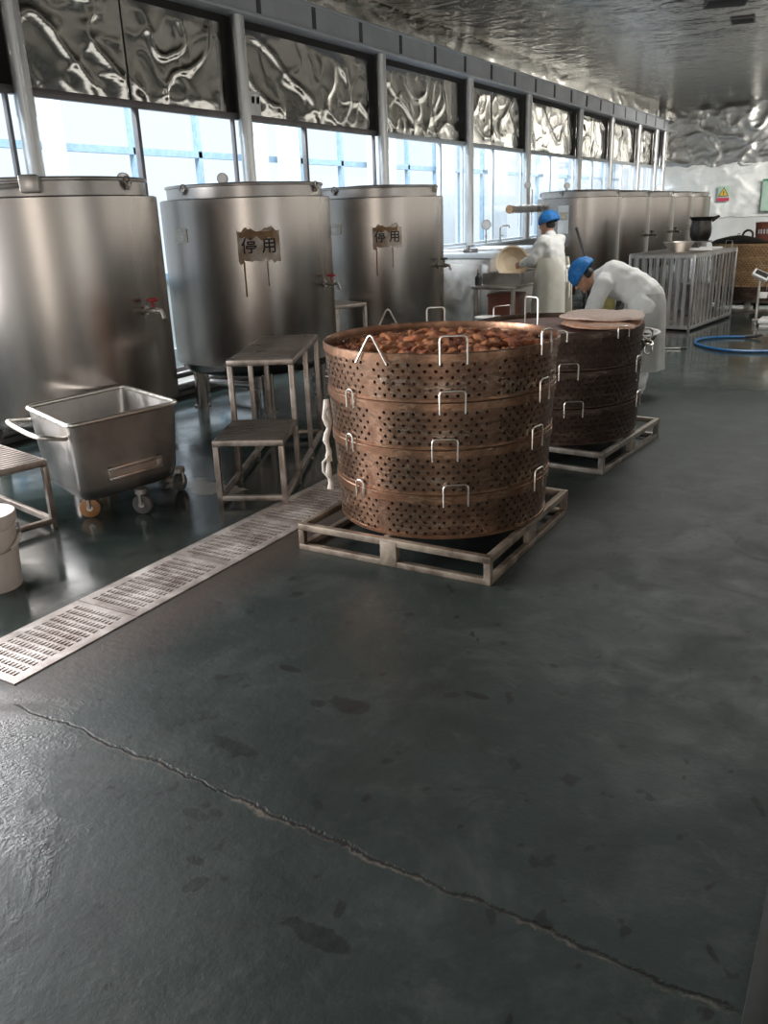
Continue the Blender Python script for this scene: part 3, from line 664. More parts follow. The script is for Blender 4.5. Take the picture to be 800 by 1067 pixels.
def u_handle(a, r, zb, wd, ht, lean=.0):
    A = rad(a); ex = Vector((cos(A), sin(A), 0)); ey = Vector((-sin(A), cos(A), 0)); p = ex * r; h = wd / 2; c = .016
    Z = lambda z: Vector((0, 0, z)); tp = ex * lean
    return [p - ey * h + Z(zb), p - ey * h + Z(zb + ht - c) + tp, p - ey * (h - c * .3) + Z(zb + ht - c * .3) + tp, p - ey * (h - c) + Z(zb + ht) + tp, p + ey * (h - c) + Z(zb + ht) + tp, p + ey * (h - c * .3) + Z(zb + ht - c * .3) + tp, p + ey * h + Z(zb + ht - c) + tp, p + ey * h + Z(zb)]
def v_handle(a, r, zb, wd, ht):
    A = rad(a); ex = Vector((cos(A), sin(A), 0)); ey = Vector((-sin(A), cos(A), 0)); p = ex * r; h = wd / 2; Z = lambda z: Vector((0, 0, z))
    return [p - ey * h + Z(zb), p - ey * .012 + Z(zb + ht - .008), p + Z(zb + ht), p + ey * .012 + Z(zb + ht - .008), p + ey * h + Z(zb)]
def tier(label, loc, r, h, mats, handles, group, top=False, rz=0., nrow=6, ncol=74, fill='dark_lining'):
    wallm, rimm = mats; t = thing('steamer_tier', label, 'steamer tier', loc, rz, group); b = .038
    bm = perf_wall(r - .012, r, .014, h - b, ncol, nrow, .0082); obj('wall', bm, wallm, t, recalc=False, angle=60)
    bm = BM(); lathe(bm, [(r - .012, 0), (r - .008, .002), (r - .008, .016), (r - .016, .018), (r - .016, .002), (r - .012, 0)], 96); obj('base_band', bm, rimm, t)
    bm = BM(); lathe(bm, [(r - .004, h - b), (r + .006, h - b), (r + .006, h - .004), (r + .003, h), (r - .003, h), (r - .005, h - .006), (r - .005, h - b)], 96); obj('rim_band', bm, rimm, t)
    bm = BM(); lathe(bm, [(0, .006), (r - .018, .006), (r - .018, .018), (0, .018)], 64); obj('floor_sheet', bm, rimm, t)
    if not top:
        bm = BM(); lathe(bm, [(r - .024, .02), (r - .020, h - b), (r - .05, h - b + .01), (0, h - b + .02)], 64); o = obj('fill_lining', bm, M[fill], t)  # stands for the load; dark lining gives the holes their shade
    for kind, a, wd, ht in handles:
        bm = BM(); zb = h - .05
        pts = u_handle(a, r + .013, zb, wd, ht) if kind == 'u' else v_handle(a, r + .013, zb, wd, ht)
        tube(bm, pts, .0045, seg=8); obj('handle', bm, M['rod'], t)
    return t
SG = 'stacked tiers of the open brown steamer'
HB = .222; c1 = (-1.90, 3.80)
nm = ['lowest tier of the brown perforated steamer, resting on the pallet', 'second lowest tier of the brown perforated steamer in front', 'third tier from the bottom of the brown steamer, under the filled one', 'topmost brown perforated steamer tier with wire handles, open and full of reddish chunks']
for i in range(4):
    hs = [('u', -60, .115, .105), ('u', -112, .05, .085), ('u', -9, .09, .105), ('u', 120, .115, .1), ('u', 170, .1, .1)]
    if i == 3: hs = [('u', -58, .12, .125), ('v', -95, .17, .125), ('u', -9, .09, .11), ('u', 119, .10, .125), ('v', 146, .16, .13)]
    if i == 3: hs.append(('u', 62, .10, .19))
    tier(nm[i], (c1[0], c1[1], PH + .001 + HB * i), (.546, .558, .570, .582)[i], HB - .001, (M['basket'], M['basket_rim']), hs, SG, i == 3, rad([3, -2, 1.5, 0][i]))
# small fixed latches hanging off the left of each tier are drawn by the narrow handles above
ZT = PH + HB * 4
# heap
def heap_z(x, y):
    r = hypot(x, y); return ZT - .068 + .040 * (1 - (r / .56) ** 2) + .022 * mnoise.noise(Vector((x * 5, y * 5, 2))) + .012 * (x * .8 + y * .5)
bm = BM(); NR, NA = 14, 64; rows = []
for j in range(NR + 1):
    r = .552 * j / NR
    rows.append([bm.verts.new((r * cos(2 * pi * k / NA), r * sin(2 * pi * k / NA), heap_z(r * cos(2 * pi * k / NA), r * sin(2 * pi * k / NA)) - .018 - (PH + HB * 3))) for k in range(NA)])
for j in range(NR):
    for k in range(NA): bm.faces.new((rows[j][k], rows[j][(k + 1) % NA], rows[j + 1][(k + 1) % NA], rows[j + 1][k]))
low = [bm.verts.new((.552 * cos(2 * pi * k / NA), .552 * sin(2 * pi * k / NA), .03)) for k in range(NA)]
for k in range(NA): bm.faces.new((rows[NR][k], rows[NR][(k + 1) % NA], low[(k + 1) % NA], low[k]))
bmesh.ops.remove_doubles(bm, verts=bm.verts, dist=1e-5)
ho = tag(obj('cooked_food_heap', bm, M['heap'], None, angle=80), 'bed of dark red sauce and crumbs under the chunks in the open steamer', 'food'); ho['kind'] = 'stuff'; ho.location = (c1[0], c1[1], PH + HB * 3)
variants = []
for v in range(7):
    bm = BM(); q = sphere(bm, (0, 0, 0), 1, 3)
    for p in q:
        d_ = p.co.normalized(); k_ = 1 + .42 * mnoise.noise(d_ * 1.7 + Vector((v * 7, 0, 0))) + .20 * mnoise.noise(d_ * 4.5 + Vector((0, v * 5, 0)))
        p.co = Vector((d_.x * 1.25, d_.y * .9, d_.z * .62)) * k_
    me = bpy.data.meshes.new('food_chunk'); bmesh.ops.recalc_face_normals(bm, faces=bm.faces); bm.to_mesh(me); bm.free(); me.materials.append(M['chunk'][v % 3]); me.polygons.foreach_set('use_smooth', [True] * len(me.polygons)); variants.append(me)
placed = []; tries = 0
while len(placed) < 260 and tries < 9000:
    tries += 1; a = rnd.uniform(0, 2 * pi); r = .520 * math.sqrt(rnd.random()); x, y = r * cos(a), r * sin(a)
    if any(hypot(x - q[0], y - q[1]) < .041 for q in placed): continue
    placed.append((x, y))
for x, y in placed:
    s = rnd.uniform(.022, .034)
    if hypot(x, y) + 1.35 * s > .555: s = max(.014, (.555 - hypot(x, y)) / 1.45)
    o = bpy.data.objects.new('food_chunk', variants[rnd.randrange(7)]); COL.objects.link(o)
    o.location = (c1[0] + x, c1[1] + y, heap_z(x, y) + rnd.uniform(-.004, .010)); o.scale = (s, s, s * rnd.uniform(.9, 1.3)); o.rotation_euler = (rnd.uniform(-.4, .4), rnd.uniform(-.4, .4), rnd.uniform(0, 6.28))
    tag(o, 'glossy reddish-brown chunk of cooked food heaped in the open steamer', 'food', 'reddish-brown chunks in the open steamer')
# rope hanging at the left of the steamer
rp = BM(); pts = [Vector((.005 * sin(k * 1.7), .01 * cos(k * 1.3), -.03 * k)) for k in range(17)]
tube(rp, pts, [.014 + .004 * sin(k * 2.1) for k in range(17)], seg=8); tube(rp, [(0, .012, 0), (.012, .02, -.12), (-.016, .02, -.22), (.004, .016, -.33)], .010, seg=8)
tube(rp, [(.005, -.01, -.30), (-.022, -.02, -.33), (-.026, -.015, -.38), (.0, -.01, -.41)], .008, seg=8)
o = tag(obj('cotton_rope', rp, M['rope']), 'white cotton rope hanging down the left side of the brown steamer', 'rope'); o.location = (-2.415, 3.50, .72)

# second stack
c2 = (-1.935, 5.66); HB2 = .243; SG2 = 'stacked tiers of the dark steamer behind'
nm2 = ['lowest dark perforated tier of the second steamer stack', 'middle dark tier of the second steamer stack', 'top dark tier of the second steamer stack, with pale slabs lying on it']
for i in range(3):
    hs = [('u', -63, .12, .105), ('u', -5, .09, .10), ('u', 120, .12, .10), ('u', 200, .12, .10)]
    if i == 2: hs = [('u', -75, .17, .065), ('u', -28, .10, .07), ('u', 62, .12, .07), ('u', 150, .16, .12)]
    tt = tier(nm2[i], (c2[0], c2[1], PH + .001 + HB2 * i), .575, HB2 - .001, (M['basket_shaded'], M['basket_shaded']), hs, SG2, False, rad([4, 0, 2][i]), fill='dark_lining' if i < 2 else 'pinkfill')
ch = BM()
for k, (dz, rx) in enumerate(((0, 75), (-.055, 20), (-.10, 80))):
    torus(ch, .034, .007, Matrix.Translation((.592 * cos(rad(8)) + .012 + .004 * k, .592 * sin(rad(8)), .17 + dz)) @ Matrix.Rotation(rad(rx), 4, 'X') @ Matrix.Rotation(rad(25 * k), 4, 'Y'), 16, 8)
obj('chain_ring', ch, M['rod'], tt)
def slab(label, name, mat, loc, rz, L, W, H, seed, dome):
    bm = BM(); nu, nv = 40, 24; top = []; bot = []
    for i in range(nu + 1):
        a = []; b = []
        for j in range(nv + 1):
            u_ = 2 * i / nu - 1; v_ = 2 * j / nv - 1
            rr = 1 + .05 * mnoise.noise(Vector((u_ * 2, v_ * 2, seed))); sx = u_ * (1 - .06 * v_ * v_); sy = v_ * (1 - .10 * u_ * u_ - .62 * max(0, -u_) ** 2.2) + .10 * u_ * u_
            x = L / 2 * sx * rr; y = W / 2 * sy * rr; ed = max(abs(u_), abs(v_)); z = dome * (1 - u_ * u_ * .8) * (1 - v_ * v_ * .7) + .012 * mnoise.noise(Vector((x * 7, y * 16, seed))) + .006 * mnoise.noise(Vector((x * 26, y * 34, seed)))
            th = H * (1 - ed ** 6 * .75)
            a.append(bm.verts.new((x, y, max(z, 0) + th))); b.append(bm.verts.new((x, y, max(z, 0) * .55)))
        top.append(a); bot.append(b)
    for i in range(nu):
        for j in range(nv):
            bm.faces.new((top[i][j], top[i + 1][j], top[i + 1][j + 1], top[i][j + 1])); bm.faces.new((bot[i][j], bot[i][j + 1], bot[i + 1][j + 1], bot[i + 1][j]))
    for i in range(nu):
        for j in (0, nv): bm.faces.new((top[i][j], bot[i][j], bot[i + 1][j], top[i + 1][j]))
    for j in range(nv):
        for i in (0, nu): bm.faces.new((top[i][j], top[i][j + 1], bot[i][j + 1], bot[i][j]))
    o = tag(obj(name, bm, mat, None, angle=70), label, 'food'); o.location = loc; o.rotation_euler = (0, 0, rz)
ZT2 = PH + HB2 * 3 + .002
slab('brownish pink slab, the lower of two on the dark steamer', 'food_slab', M['slab_under'], (c2[0] + .31, c2[1] - .03, ZT2 - .002), rad(8), .52, .54, .026, 3, .0)
slab('pale pink slab, the upper of two on the dark steamer', 'food_slab', M['slab'], (c2[0] + .29, c2[1] + .05, ZT2 + .034), rad(12), .56, .44, .024, 8, .018)

# ------------------------------------------------------------------ counters, work table and things on it
cb = thing('steel_cabinet', 'tall plain stainless cabinet by the windows right of the third tank', 'cabinet', (-5.45, 12.35, 0))
bm = BM(); box(bm, -.70, .55, -.95, 1.6, .06, .98, .006); obj('body', bm, M['steel'], cb)
bm = BM(); box(bm, -.72, .58, -.98, 1.62, .98, 1.05, .008); obj('top', bm, M['white_frame'], cb)  # steel top coloured white: the daylight on it is put into the colour
bm = BM(); box(bm, -.68, .40, -.962, -.95, .10, .90, .004); box(bm, .43, .54, -.962, -.95, .10, .90, .004); obj('front_panel', bm, M['steel'], cb)
bm = BM(); box(bm, -.66, .52, -.90, 1.55, 0, .06); obj('plinth', bm, M['dark'], cb)
wp = thing('water_pipe', 'horizontal grey water pipe with valve lying along the cabinet top', 'pipe', (-5.3, 11.42, 1.058))
bm = BM(); tube(bm, [(-.55, -.02, .03), (.1, 0, .03)], .018, seg=10); tube(bm, [(.1, 0, .03), (.75, .35, .03)], .013, seg=10); obj('pipe_run', bm, M['galv'], wp)
bm = BM(); cyl(bm, (-.02, -.01, .03), (.18, .04, .03), .032, seg=12); cyl(bm, (.06, 0, .03), (.06, 0, .10), .012, seg=8); box(bm, .01, .14, -.012, .012, .095, .108, .003); sphere(bm, (.02, 0, .035), .04); obj('valve', bm, M['dull_steel'], wp)
lc = thing('low_counter', 'low steel wash counter between the cabinet and the far tanks', 'counter', (-5.45, 14.55, 0))
bm = BM(); box(bm, -.68, .35, -.5, .25, .0, .93, .006); obj('body', bm, M['steel'], lc)
bm = BM(); box(bm, -.70, .38, -.52, .27, .93, .97, .006); obj('top', bm, M['galv'], lc)

wt = thing('work_table', 'steel work table with a lower shelf in front of the standing worker', 'table', (-4.12, 10.32, 0))
bm = BM(); box(bm, -.30, .27, -.62, .60, .71, .75, .004); obj('table_top', bm, M['steel'], wt)
for x in (-.26, .23):
    for y in (-.58, .56):
        bm = BM(); box(bm, x - .022, x + .022, y - .022, y + .022, 0, .71, .003); obj('leg', bm, M['steel'], wt)
bm = BM(); box(bm, -.28, .25, -.60, .58, .20, .225, .003); obj('lower_shelf', bm, M['dull_steel'], wt)
bx = thing('red_crate', 'reddish-brown box standing on the shelf under the work table', 'box', (-4.14, 10.15, .226))
bm = BM(); box(bm, -.17, .17, -.2, .2, 0, .40, .01); obj('box_body', bm, M['redpail'], bx)
bm = BM(); box(bm, -.18, .18, -.21, .21, .37, .41, .008); obj('box_rim', bm, M['redpail'], bx)
ty = thing('steel_tray', 'grey steel trough on the work table before the standing worker', 'tray', (-4.115, 10.28, .751))
bm = BM(); box(bm, -.245, .245, -.38, .38, 0, .006); 
for x0, x1, y0, y1 in ((-.245, -.235, -.38, .38), (.235, .245, -.38, .38), (-.235, .235, -.38, -.37), (-.235, .235, .37, .38)): box(bm, x0, x1, y0, y1, .006, .13)
obj('pan', bm, M['cart'], ty, smooth=False)
bm = BM(); tube(bm, [(-.24, -.375, .13), (.24, -.375, .13), (.24, .375, .13), (-.24, .375, .13)], .008, closed=True, seg=6); obj('rim', bm, M['steel'], ty)
def bowl(bm, r, h, t=.008, flat=.45):
    lathe(bm, [(0, 0), (r * flat, 0), (r * .72, h * .35), (r * .92, h * .75), (r, h), (r + .012, h + .004), (r + .012, h + .010), (r - t, h + .006), (r * .9, h * .75), (r * .70, h * .35 + t), (r * flat, t), (0, t)], 48)
bw = BM(); bowl(bw, .195, .10); o = tag(obj('enamel_basin', bw, M['cream']), 'cream basin tipped on its side in the trough, held by the standing worker', 'basin'); o.location = (-4.145, 10.31, .972); o.rotation_euler = (rad(76), 0, rad(28))
bt = thing('soap_bottle', 'small dark bottle at the left corner of the work table', 'bottle', (-4.37, 9.80, .751))
bm = BM(); lathe(bm, [(0, 0), (.04, 0), (.042, .01), (.042, .10), (.02, .13), (.015, .15), (0, .15)], 20); obj('bottle_body', bm, M['black'], bt)
bm = BM(); cyl(bm, (0, 0, .15), (0, 0, .19), .018, seg=12); obj('cap', bm, M['dull_steel'], bt)
wbk = bucket('white plastic tub showing its lid just behind the open steamer rim', (-3.46, 8.0, 0), .135, .585, M['white'])

# ------------------------------------------------------------------ wash wok behind the second steamer
ws = thing('wash_stand', 'dark iron ring stand under the big wash basin', 'stand', (-1.86, 6.93, 0))
bm = BM(); torus(bm, .17, .012, Matrix.Translation((0, 0, .465)), 28, 8); obj('ring', bm, M['black_metal'], ws)
for k in range(3):
    a = rad(100 + 120 * k); bm = BM(); tube(bm, [(.17 * cos(a), .17 * sin(a), .46), (.15 * cos(a), .15 * sin(a), .01)], .012, seg=8); obj('leg', bm, M['black_metal'], ws)
bw = BM(); lathe(bw, [(0, 0), (.10, .005), (.20, .045), (.28, .11), (.325, .185), (.337, .187), (.337, .195), (.318, .19), (.275, .12), (.19, .055), (0, .012)], 56)
o = tag(obj('wash_basin', bw, M['wok']), 'large dark round basin with a pale rim behind the second steamer', 'basin'); o.location = (-1.86, 6.93, .45)
bw = BM(); lathe(bw, [(.325, .187), (.342, .186), (.342, .197), (.320, .197), (.295, .16)], 56); obj('rim', bw, M['white'], o)
bw = BM(); lathe(bw, [(0, .13), (.287, .13)], 40); obj('water', bw, M['galv'], o)

# ------------------------------------------------------------------ slatted cage and things on it
cx = thing('slatted_crate', 'tall stainless crate of upright bars standing on the wet floor', 'crate', (-2.52, 12.72, 0), rad(-8))
W, D, Hc, T = .43, .88, .985, .032
for nm_, pts_ in (('front_panel', [(-W, -D), (W, -D), 9]), ('back_panel', [(-W, D), (W, D), 9]), ('side_panel', [(W, -D), (W, D), 12]), ('side_panel', [(-W, -D), (-W, D), 12])):
    (x0, y0), (x1, y1), n = pts_; bm = BM()
    dx, dy = (1, 0) if y0 == y1 else (0, 1)
    for k in range(1, n):
        x, y = x0 + (x1 - x0) * k / n, y0 + (y1 - y0) * k / n; box(bm, x - .021 * dx - .006 * dy, x + .021 * dx + .006 * dy, y - .021 * dy - .006 * dx, y + .021 * dy + .006 * dx, .06, Hc - .03)
    for z0, z1 in ((.03, .07), (Hc - .045, Hc)):
        box(bm, x0 + T / 2 * dx - .014 * dy, x1 - T / 2 * dx + .014 * dy, y0 + T / 2 * dy - .014 * dx, y1 - T / 2 * dy + .014 * dx, z0, z1, .003)
    obj(nm_, bm, M['galv'], cx, smooth=False)
for x in (-W, W):
    for y in (-D, D):
        bm = BM(); box(bm, x - T / 2, x + T / 2, y - T / 2, y + T / 2, 0, Hc, .003); obj('corner_post', bm, M['galv'], cx)
bm = BM(); box(bm, -W - .012, W + .012, -D - .012, D + .012, Hc + .001, Hc + .014, .003); obj('top_sheet', bm, M['steel'], cx)
bm = BM(); box(bm, -W + .02, W - .02, -D + .02, D - .02, .07, .085); obj('bottom_sheet', bm, M['dull_steel'], cx)
for k, (x, y, z, rr, hh) in enumerate(((-.15, -.35, .086, .2, .35), (.12, .25, .086, .22, .45))):
    bm = BM(); lathe(bm, [(0, 0), (rr * .8, 0), (rr, hh), (rr * .95, hh), (rr * .75, .02), (0, .02)], 28); o = tag(obj('stock_pot', bm, M['dull_steel']), ['dented grey pot inside the slatted crate, nearer its front bars', 'taller grey pot inside the slatted crate, at its back'][k], 'pot')
    v_ = Matrix.Rotation(rad(-8), 4, 'Z') @ Vector((x, y, 0)); o.location = (-2.52 + v_.x, 12.72 + v_.y, z)
zc = Hc + .0145
bw = BM(); bowl(bw, .20, .12, .006, .6); o = tag(obj('steel_basin', bw, M['steel']), 'shiny steel basin on top of the slatted crate', 'basin'); o.location = (-2.55, 12.40, zc)
bw = BM(); box(bw, -.16, .16, -.22, .22, 0, .012, .004); box(bw, -.16, .16, -.22, -.205, .012, .03); box(bw, -.16, .16, .205, .22, .012, .03); o = tag(obj('flat_tray', bw, M['white']), 'flat pale tray beside the basin on top of the slatted crate', 'tray'); o.location = (-2.28, 12.88, zc); o.rotation_euler = (0, 0, rad(-8))

# ------------------------------------------------------------------ right-hand steamer stack and clutter
SG3 = 'tiers of the ochre steamer by the right edge'
pallet('steel pallet under the ochre steamer at the right edge', (-1.86, 14.95, 0), 0, 1.1, 1.1, .16, M['rustpal'])
c3 = (-1.88, 14.95); nm3 = ['lowest dark tier of the ochre steamer by the right edge', 'second tier of the ochre steamer by the right edge', 'third tier of the ochre steamer by the right edge', 'top tier of the ochre steamer by the right edge, under a black lid']
for i in range(4):
    tier(nm3[i], (c3[0], c3[1], .161 + .212 * i), .66, .211, ((M['basket_shaded'], M['basket_shaded']) if i == 0 else (M['basket3'], M['basket3'])), [('u', -60, .12, .1), ('u', -140, .12, .1)], SG3, False, rad(i * 7), 5, 84)
ZT3 = .161 + .212 * 4 + .001
lid = thing('pot_lid', 'shallow black conical lid lying on the ochre steamer', 'lid', (c3[0] - .26, c3[1] - .16, ZT3))
bm = BM(); lathe(bm, [(.40, 0), (.405, .008), (.33, .05), (.12, .10), (0, .11), (0, .10), (.12, .09), (.39, 0)], 48); obj('lid_cone', bm, M['black_metal'], lid)
bm = BM(); torus(bm, .018, .005, Matrix.Translation((0, 0, .117)) @ Matrix.Rotation(rad(90), 4, 'X'), 12, 6); obj('knob', bm, M['black_metal'], lid)
hp = BM(); torus(hp, .075, .018, Matrix.Translation((0, 0, .092)) @ Matrix.Rotation(rad(80), 4, 'X'), 28, 10); o = tag(obj('iron_ring', hp, M['black_metal']), 'upright black ring standing on the ochre steamer beside the red pail', 'ring'); o.location = (-2.07, 15.25, ZT3)
SG4 = 'tiers of the tall steamer cut by the right edge'
pallet('steel pallet under the tall steamer cut by the right edge', (-.50, 15.9, 0), 0, 1.1, 1.1, .16, M['rustpal'])
c4 = (-.50, 15.9); nm4 = ['lowest tier of the tall steamer cut by the right edge', 'second tier of the tall steamer cut by the right edge', 'third tier of the tall steamer cut by the right edge', 'top tier of the tall steamer cut by the right edge']
for i in range(4):
    tier(nm4[i], (c4[0], c4[1], .161 + .235 * i), .66, .234, (M['basket3'], M['basket3']), [('u', -60, .12, .1), ('u', -160, .12, .1)], SG4, False, rad(i * 9), 5, 84)
pl_ = thing('red_pail', 'red-brown pail with white printed marks standing on the ochre steamer', 'pail', (-1.80, 15.38, ZT3))
bm = BM(); lathe(bm, [(0, 0), (.17, 0), (.185, .27), (.19, .28), (.18, .285), (.165, .02), (0, .02)], 40); obj('pail_body', bm, M['redpail'], pl_)
bm = BM()
for k in range(7): on_cyl(bm, .183, rad(-130 + k * 14), rad(-122 + k * 14), .115, .175, .002, 2, .02)
obj('printed_marks', bm, M['white'], pl_)
kt = thing('black_kettle', 'black iron kettle with a spout behind the slatted crate, left of the ochre steamer', 'kettle', (-2.85, 15.5, 0))
bm = BM(); lathe(bm, [(0, 1.02), (.13, 1.02), (.17, 1.10), (.175, 1.22), (.15, 1.34), (.20, 1.40), (.19, 1.40), (0, 1.36)], 36); bd_ = obj('kettle_body', bm, M['black_metal'], kt)
bm = BM(); tube(bm, [(.16, 0, 1.34), (.24, 0, 1.39), (.28, 0, 1.41)], [.035, .025, .02], seg=10); obj('spout', bm, M['black_metal'], kt)
bm = BM(); lathe(bm, [(0, 1.0), (.2, 1.0), (.2, 1.019), (0, 1.019)], 24); cyl(bm, (0, 0, .02), (0, 0, 1.0), .03, seg=12); lathe(bm, [(0, 0), (.2, 0), (.2, .02), (0, .02)], 24); obj('stand', bm, M['dull_steel'], kt)
# platform scale
sl = thing('platform_scale', 'white platform scale with a tilted display on a thin column', 'scale', (-1.36, 12.72, 0))
bm = BM(); box(bm, -.10, .40, -.22, .22, .05, .10, .008); box(bm, -.08, .38, -.20, .20, .0, .05); obj('platform', bm, M['white'], sl)
bm = BM(); cyl(bm, (-.16, .05, .05), (-.16, .05, .62), .018, seg=12); box(bm, -.20, -.08, .0, .1, .05, .08, .004); cyl(bm, (-.16, .05, .0), (-.16, .05, .05), .04, seg=12); obj('column', bm, M['rod'], sl)
mt = Matrix.Translation((-.15, .03, .66)) @ Matrix.Rotation(rad(25), 4, 'Y') @ Matrix.Rotation(rad(40), 4, 'X')
bm = BM(); box(bm, -.11, .11, -.06, .06, -.025, .025, .008, mt); ds = obj('display_head', bm, M['white'], sl)
bm = BM(); box(bm, -.085, .085, -.03, .045, .0255, .028, 0, mt); obj('display', bm, M['black'], ds, smooth=False)
bm = BM(); box(bm, -.14, -.04, -.01, .06, .36, .44, .006); obj('battery_box', bm, M['white'], sl)
# hose
hpts = [(-.70, 10.42), (-1.06, 10.297), (-1.25, 10.236), (-1.42, 10.24), (-1.564, 10.283), (-1.74, 10.42), (-1.88, 10.62), (-1.95, 10.85), (-1.93, 11.06), (-1.80, 11.25), (-1.6, 11.36), (-1.45, 11.4)]
def smooth_pts(P, n=6):
    out = []; P = [Vector(p) for p in P]
    for i in range(len(P) - 1):
        p0, p1, p2, p3 = P[max(i - 1, 0)], P[i], P[i + 1], P[min(i + 2, len(P) - 1)]
        for k in range(n):
            t_ = k / n; out.append(.5 * ((2 * p1) + (p2 - p0) * t_ + (2 * p0 - 5 * p1 + 4 * p2 - p3) * t_ ** 2 + (3 * p1 - p0 - 3 * p2 + p3) * t_ ** 3))
    out.append(P[-1]); return out
hs_ = thing('water_hose', 'blue water hose curved across the wet floor before the crate', 'hose', (-1.5, 10.8, 0))
bm = BM(); tube(bm, [(p.x + 1.5, p.y - 10.8, .019) for p in smooth_pts([(x, y, 0) for x, y in hpts])], .018, seg=10); obj('hose_line', bm, M['hose'], hs_)
bm = BM(); tube(bm, [(.04, .6, .022), (.16, .62, .03), (.24, .60, .05)], [.02, .024, .012], seg=10); obj('nozzle', bm, M['black'], hs_)
rd = thing('scoop', 'long thin rod with a black tip lying on the wet floor by the second steamer', 'scoop', (-2.12, 10.26, 0), rad(17))
bm = BM(); cyl(bm, (-.18, 0, .014), (.12, 0, .014), .009, seg=8); obj('shaft', bm, M['rod'], rd)
bm = BM(); cyl(bm, (.121, 0, .014), (.19, 0, .014), .013, seg=8); obj('grip', bm, M['black'], rd)
# leaning tool between the workers
lt = thing('floor_squeegee', 'black-handled squeegee leaning behind the standing worker', 'squeegee', (-3.1, 10.9, 0))
bm = BM(); tube(bm, [(-.55, .42, 1.36), (.12, -.1, .06)], .019, seg=10); obj('handle', bm, M['black'], lt)
bm = BM(); box(bm, -.13, .37, -.14, -.06, .0, .06, .008); obj('blade', bm, M['black'], lt)

# ------------------------------------------------------------------ back wall sign, wall box, ceiling hatches
sg = thing('warning_sign', 'small warning sign with a yellow triangle and red strip on the back wall', 'sign', (-4.39, YB - .24, 1.66))
bm = BM(); box(bm, -.16, .16, 0, .012, 0, .40, .002); obj('sign_board', bm, M['ingreen'], sg)
bm = BM(); box(bm, -.05, .05, .0125, .238, .15, .25); obj('wall_mount', bm, M['dull_steel'], sg)
bm = BM(); box(bm, -.16, .16, -.004, 0, 0, .09); obj('red_strip', bm, M['signred'], sg, smooth=False)
def tri(s, y0, y1, zc_):
    bm = BM(); a = [(-s, zc_ - s * .62), (s, zc_ - s * .62), (0, zc_ + s * 1.05)]; f = [bm.verts.new((x, y0, z)) for x, z in a]; b = [bm.verts.new((x, y1, z)) for x, z in a]
    bm.faces.new(f); bm.faces.new(b[::-1])
    for k in range(3): bm.faces.new((f[k], b[k], b[(k + 1) % 3], f[(k + 1) % 3]))
    return bm
obj('triangle_border', tri(.145, -.004, 0, .215), M['ink'], sg, smooth=False); obj('triangle', tri(.115, -.008, -.0045, .215), M['signyellow'], sg, smooth=False)
bm = BM(); box(bm, -.013, .013, -.011, -.0085, .20, .27); box(bm, -.013, .013, -.011, -.0085, .165, .188); obj('mark', bm, M['ink'], sg, smooth=False)
wbx = thing('wall_box', 'tall pale green and white box on the back wall at the right edge', 'box', (-3.05, YB - .36, 1.36))
bm = BM(); box(bm, -.25, .25, .161, .358, .1, .7); obj('wall_mount', bm, M['dull_steel'], wbx)
bm = BM(); box(bm, -.32, .32, 0, .16, 0, .78, .01); obj('box_body', bm, M['ingreen'], wbx)
bm = BM(); box(bm, -.33, .33, -.01, .16, .781, .83, .01); obj('box_top', bm, plain('green_top', (.05, .25, .12), (.04, .2, .1), 6, .5), wbx)
for lb, (x, y), (sx_, sy_), rz in (('dark square ceiling hatch, the smaller of two', (-2.45, 15.2), (.15, .20), .1), ('long dark ceiling hatch nearer the camera, the larger of two', (-2.45, 13.75), (.26, .26), .3)):
    t = thing('ceiling_hatch', lb, 'hatch', (x, y, ZC), rz, 'dark ceiling hatches'); bm = BM(); box(bm, -sx_, sx_, -sy_, sy_, -.02, -.001, .004); o = obj('hatch_cover', bm, M['dark'], t)
    bm = BM()
    for a_, b_, c_, d_ in ((-sx_ - .02, sx_ + .02, -sy_ - .02, -sy_), (-sx_ - .02, sx_ + .02, sy_, sy_ + .02), (-sx_ - .02, -sx_, -sy_, sy_), (sx_, sx_ + .02, -sy_, sy_)): box(bm, a_, b_, c_, d_, -.025, -.001)
    obj('hatch_frame', bm, M['frame'], t, smooth=False)

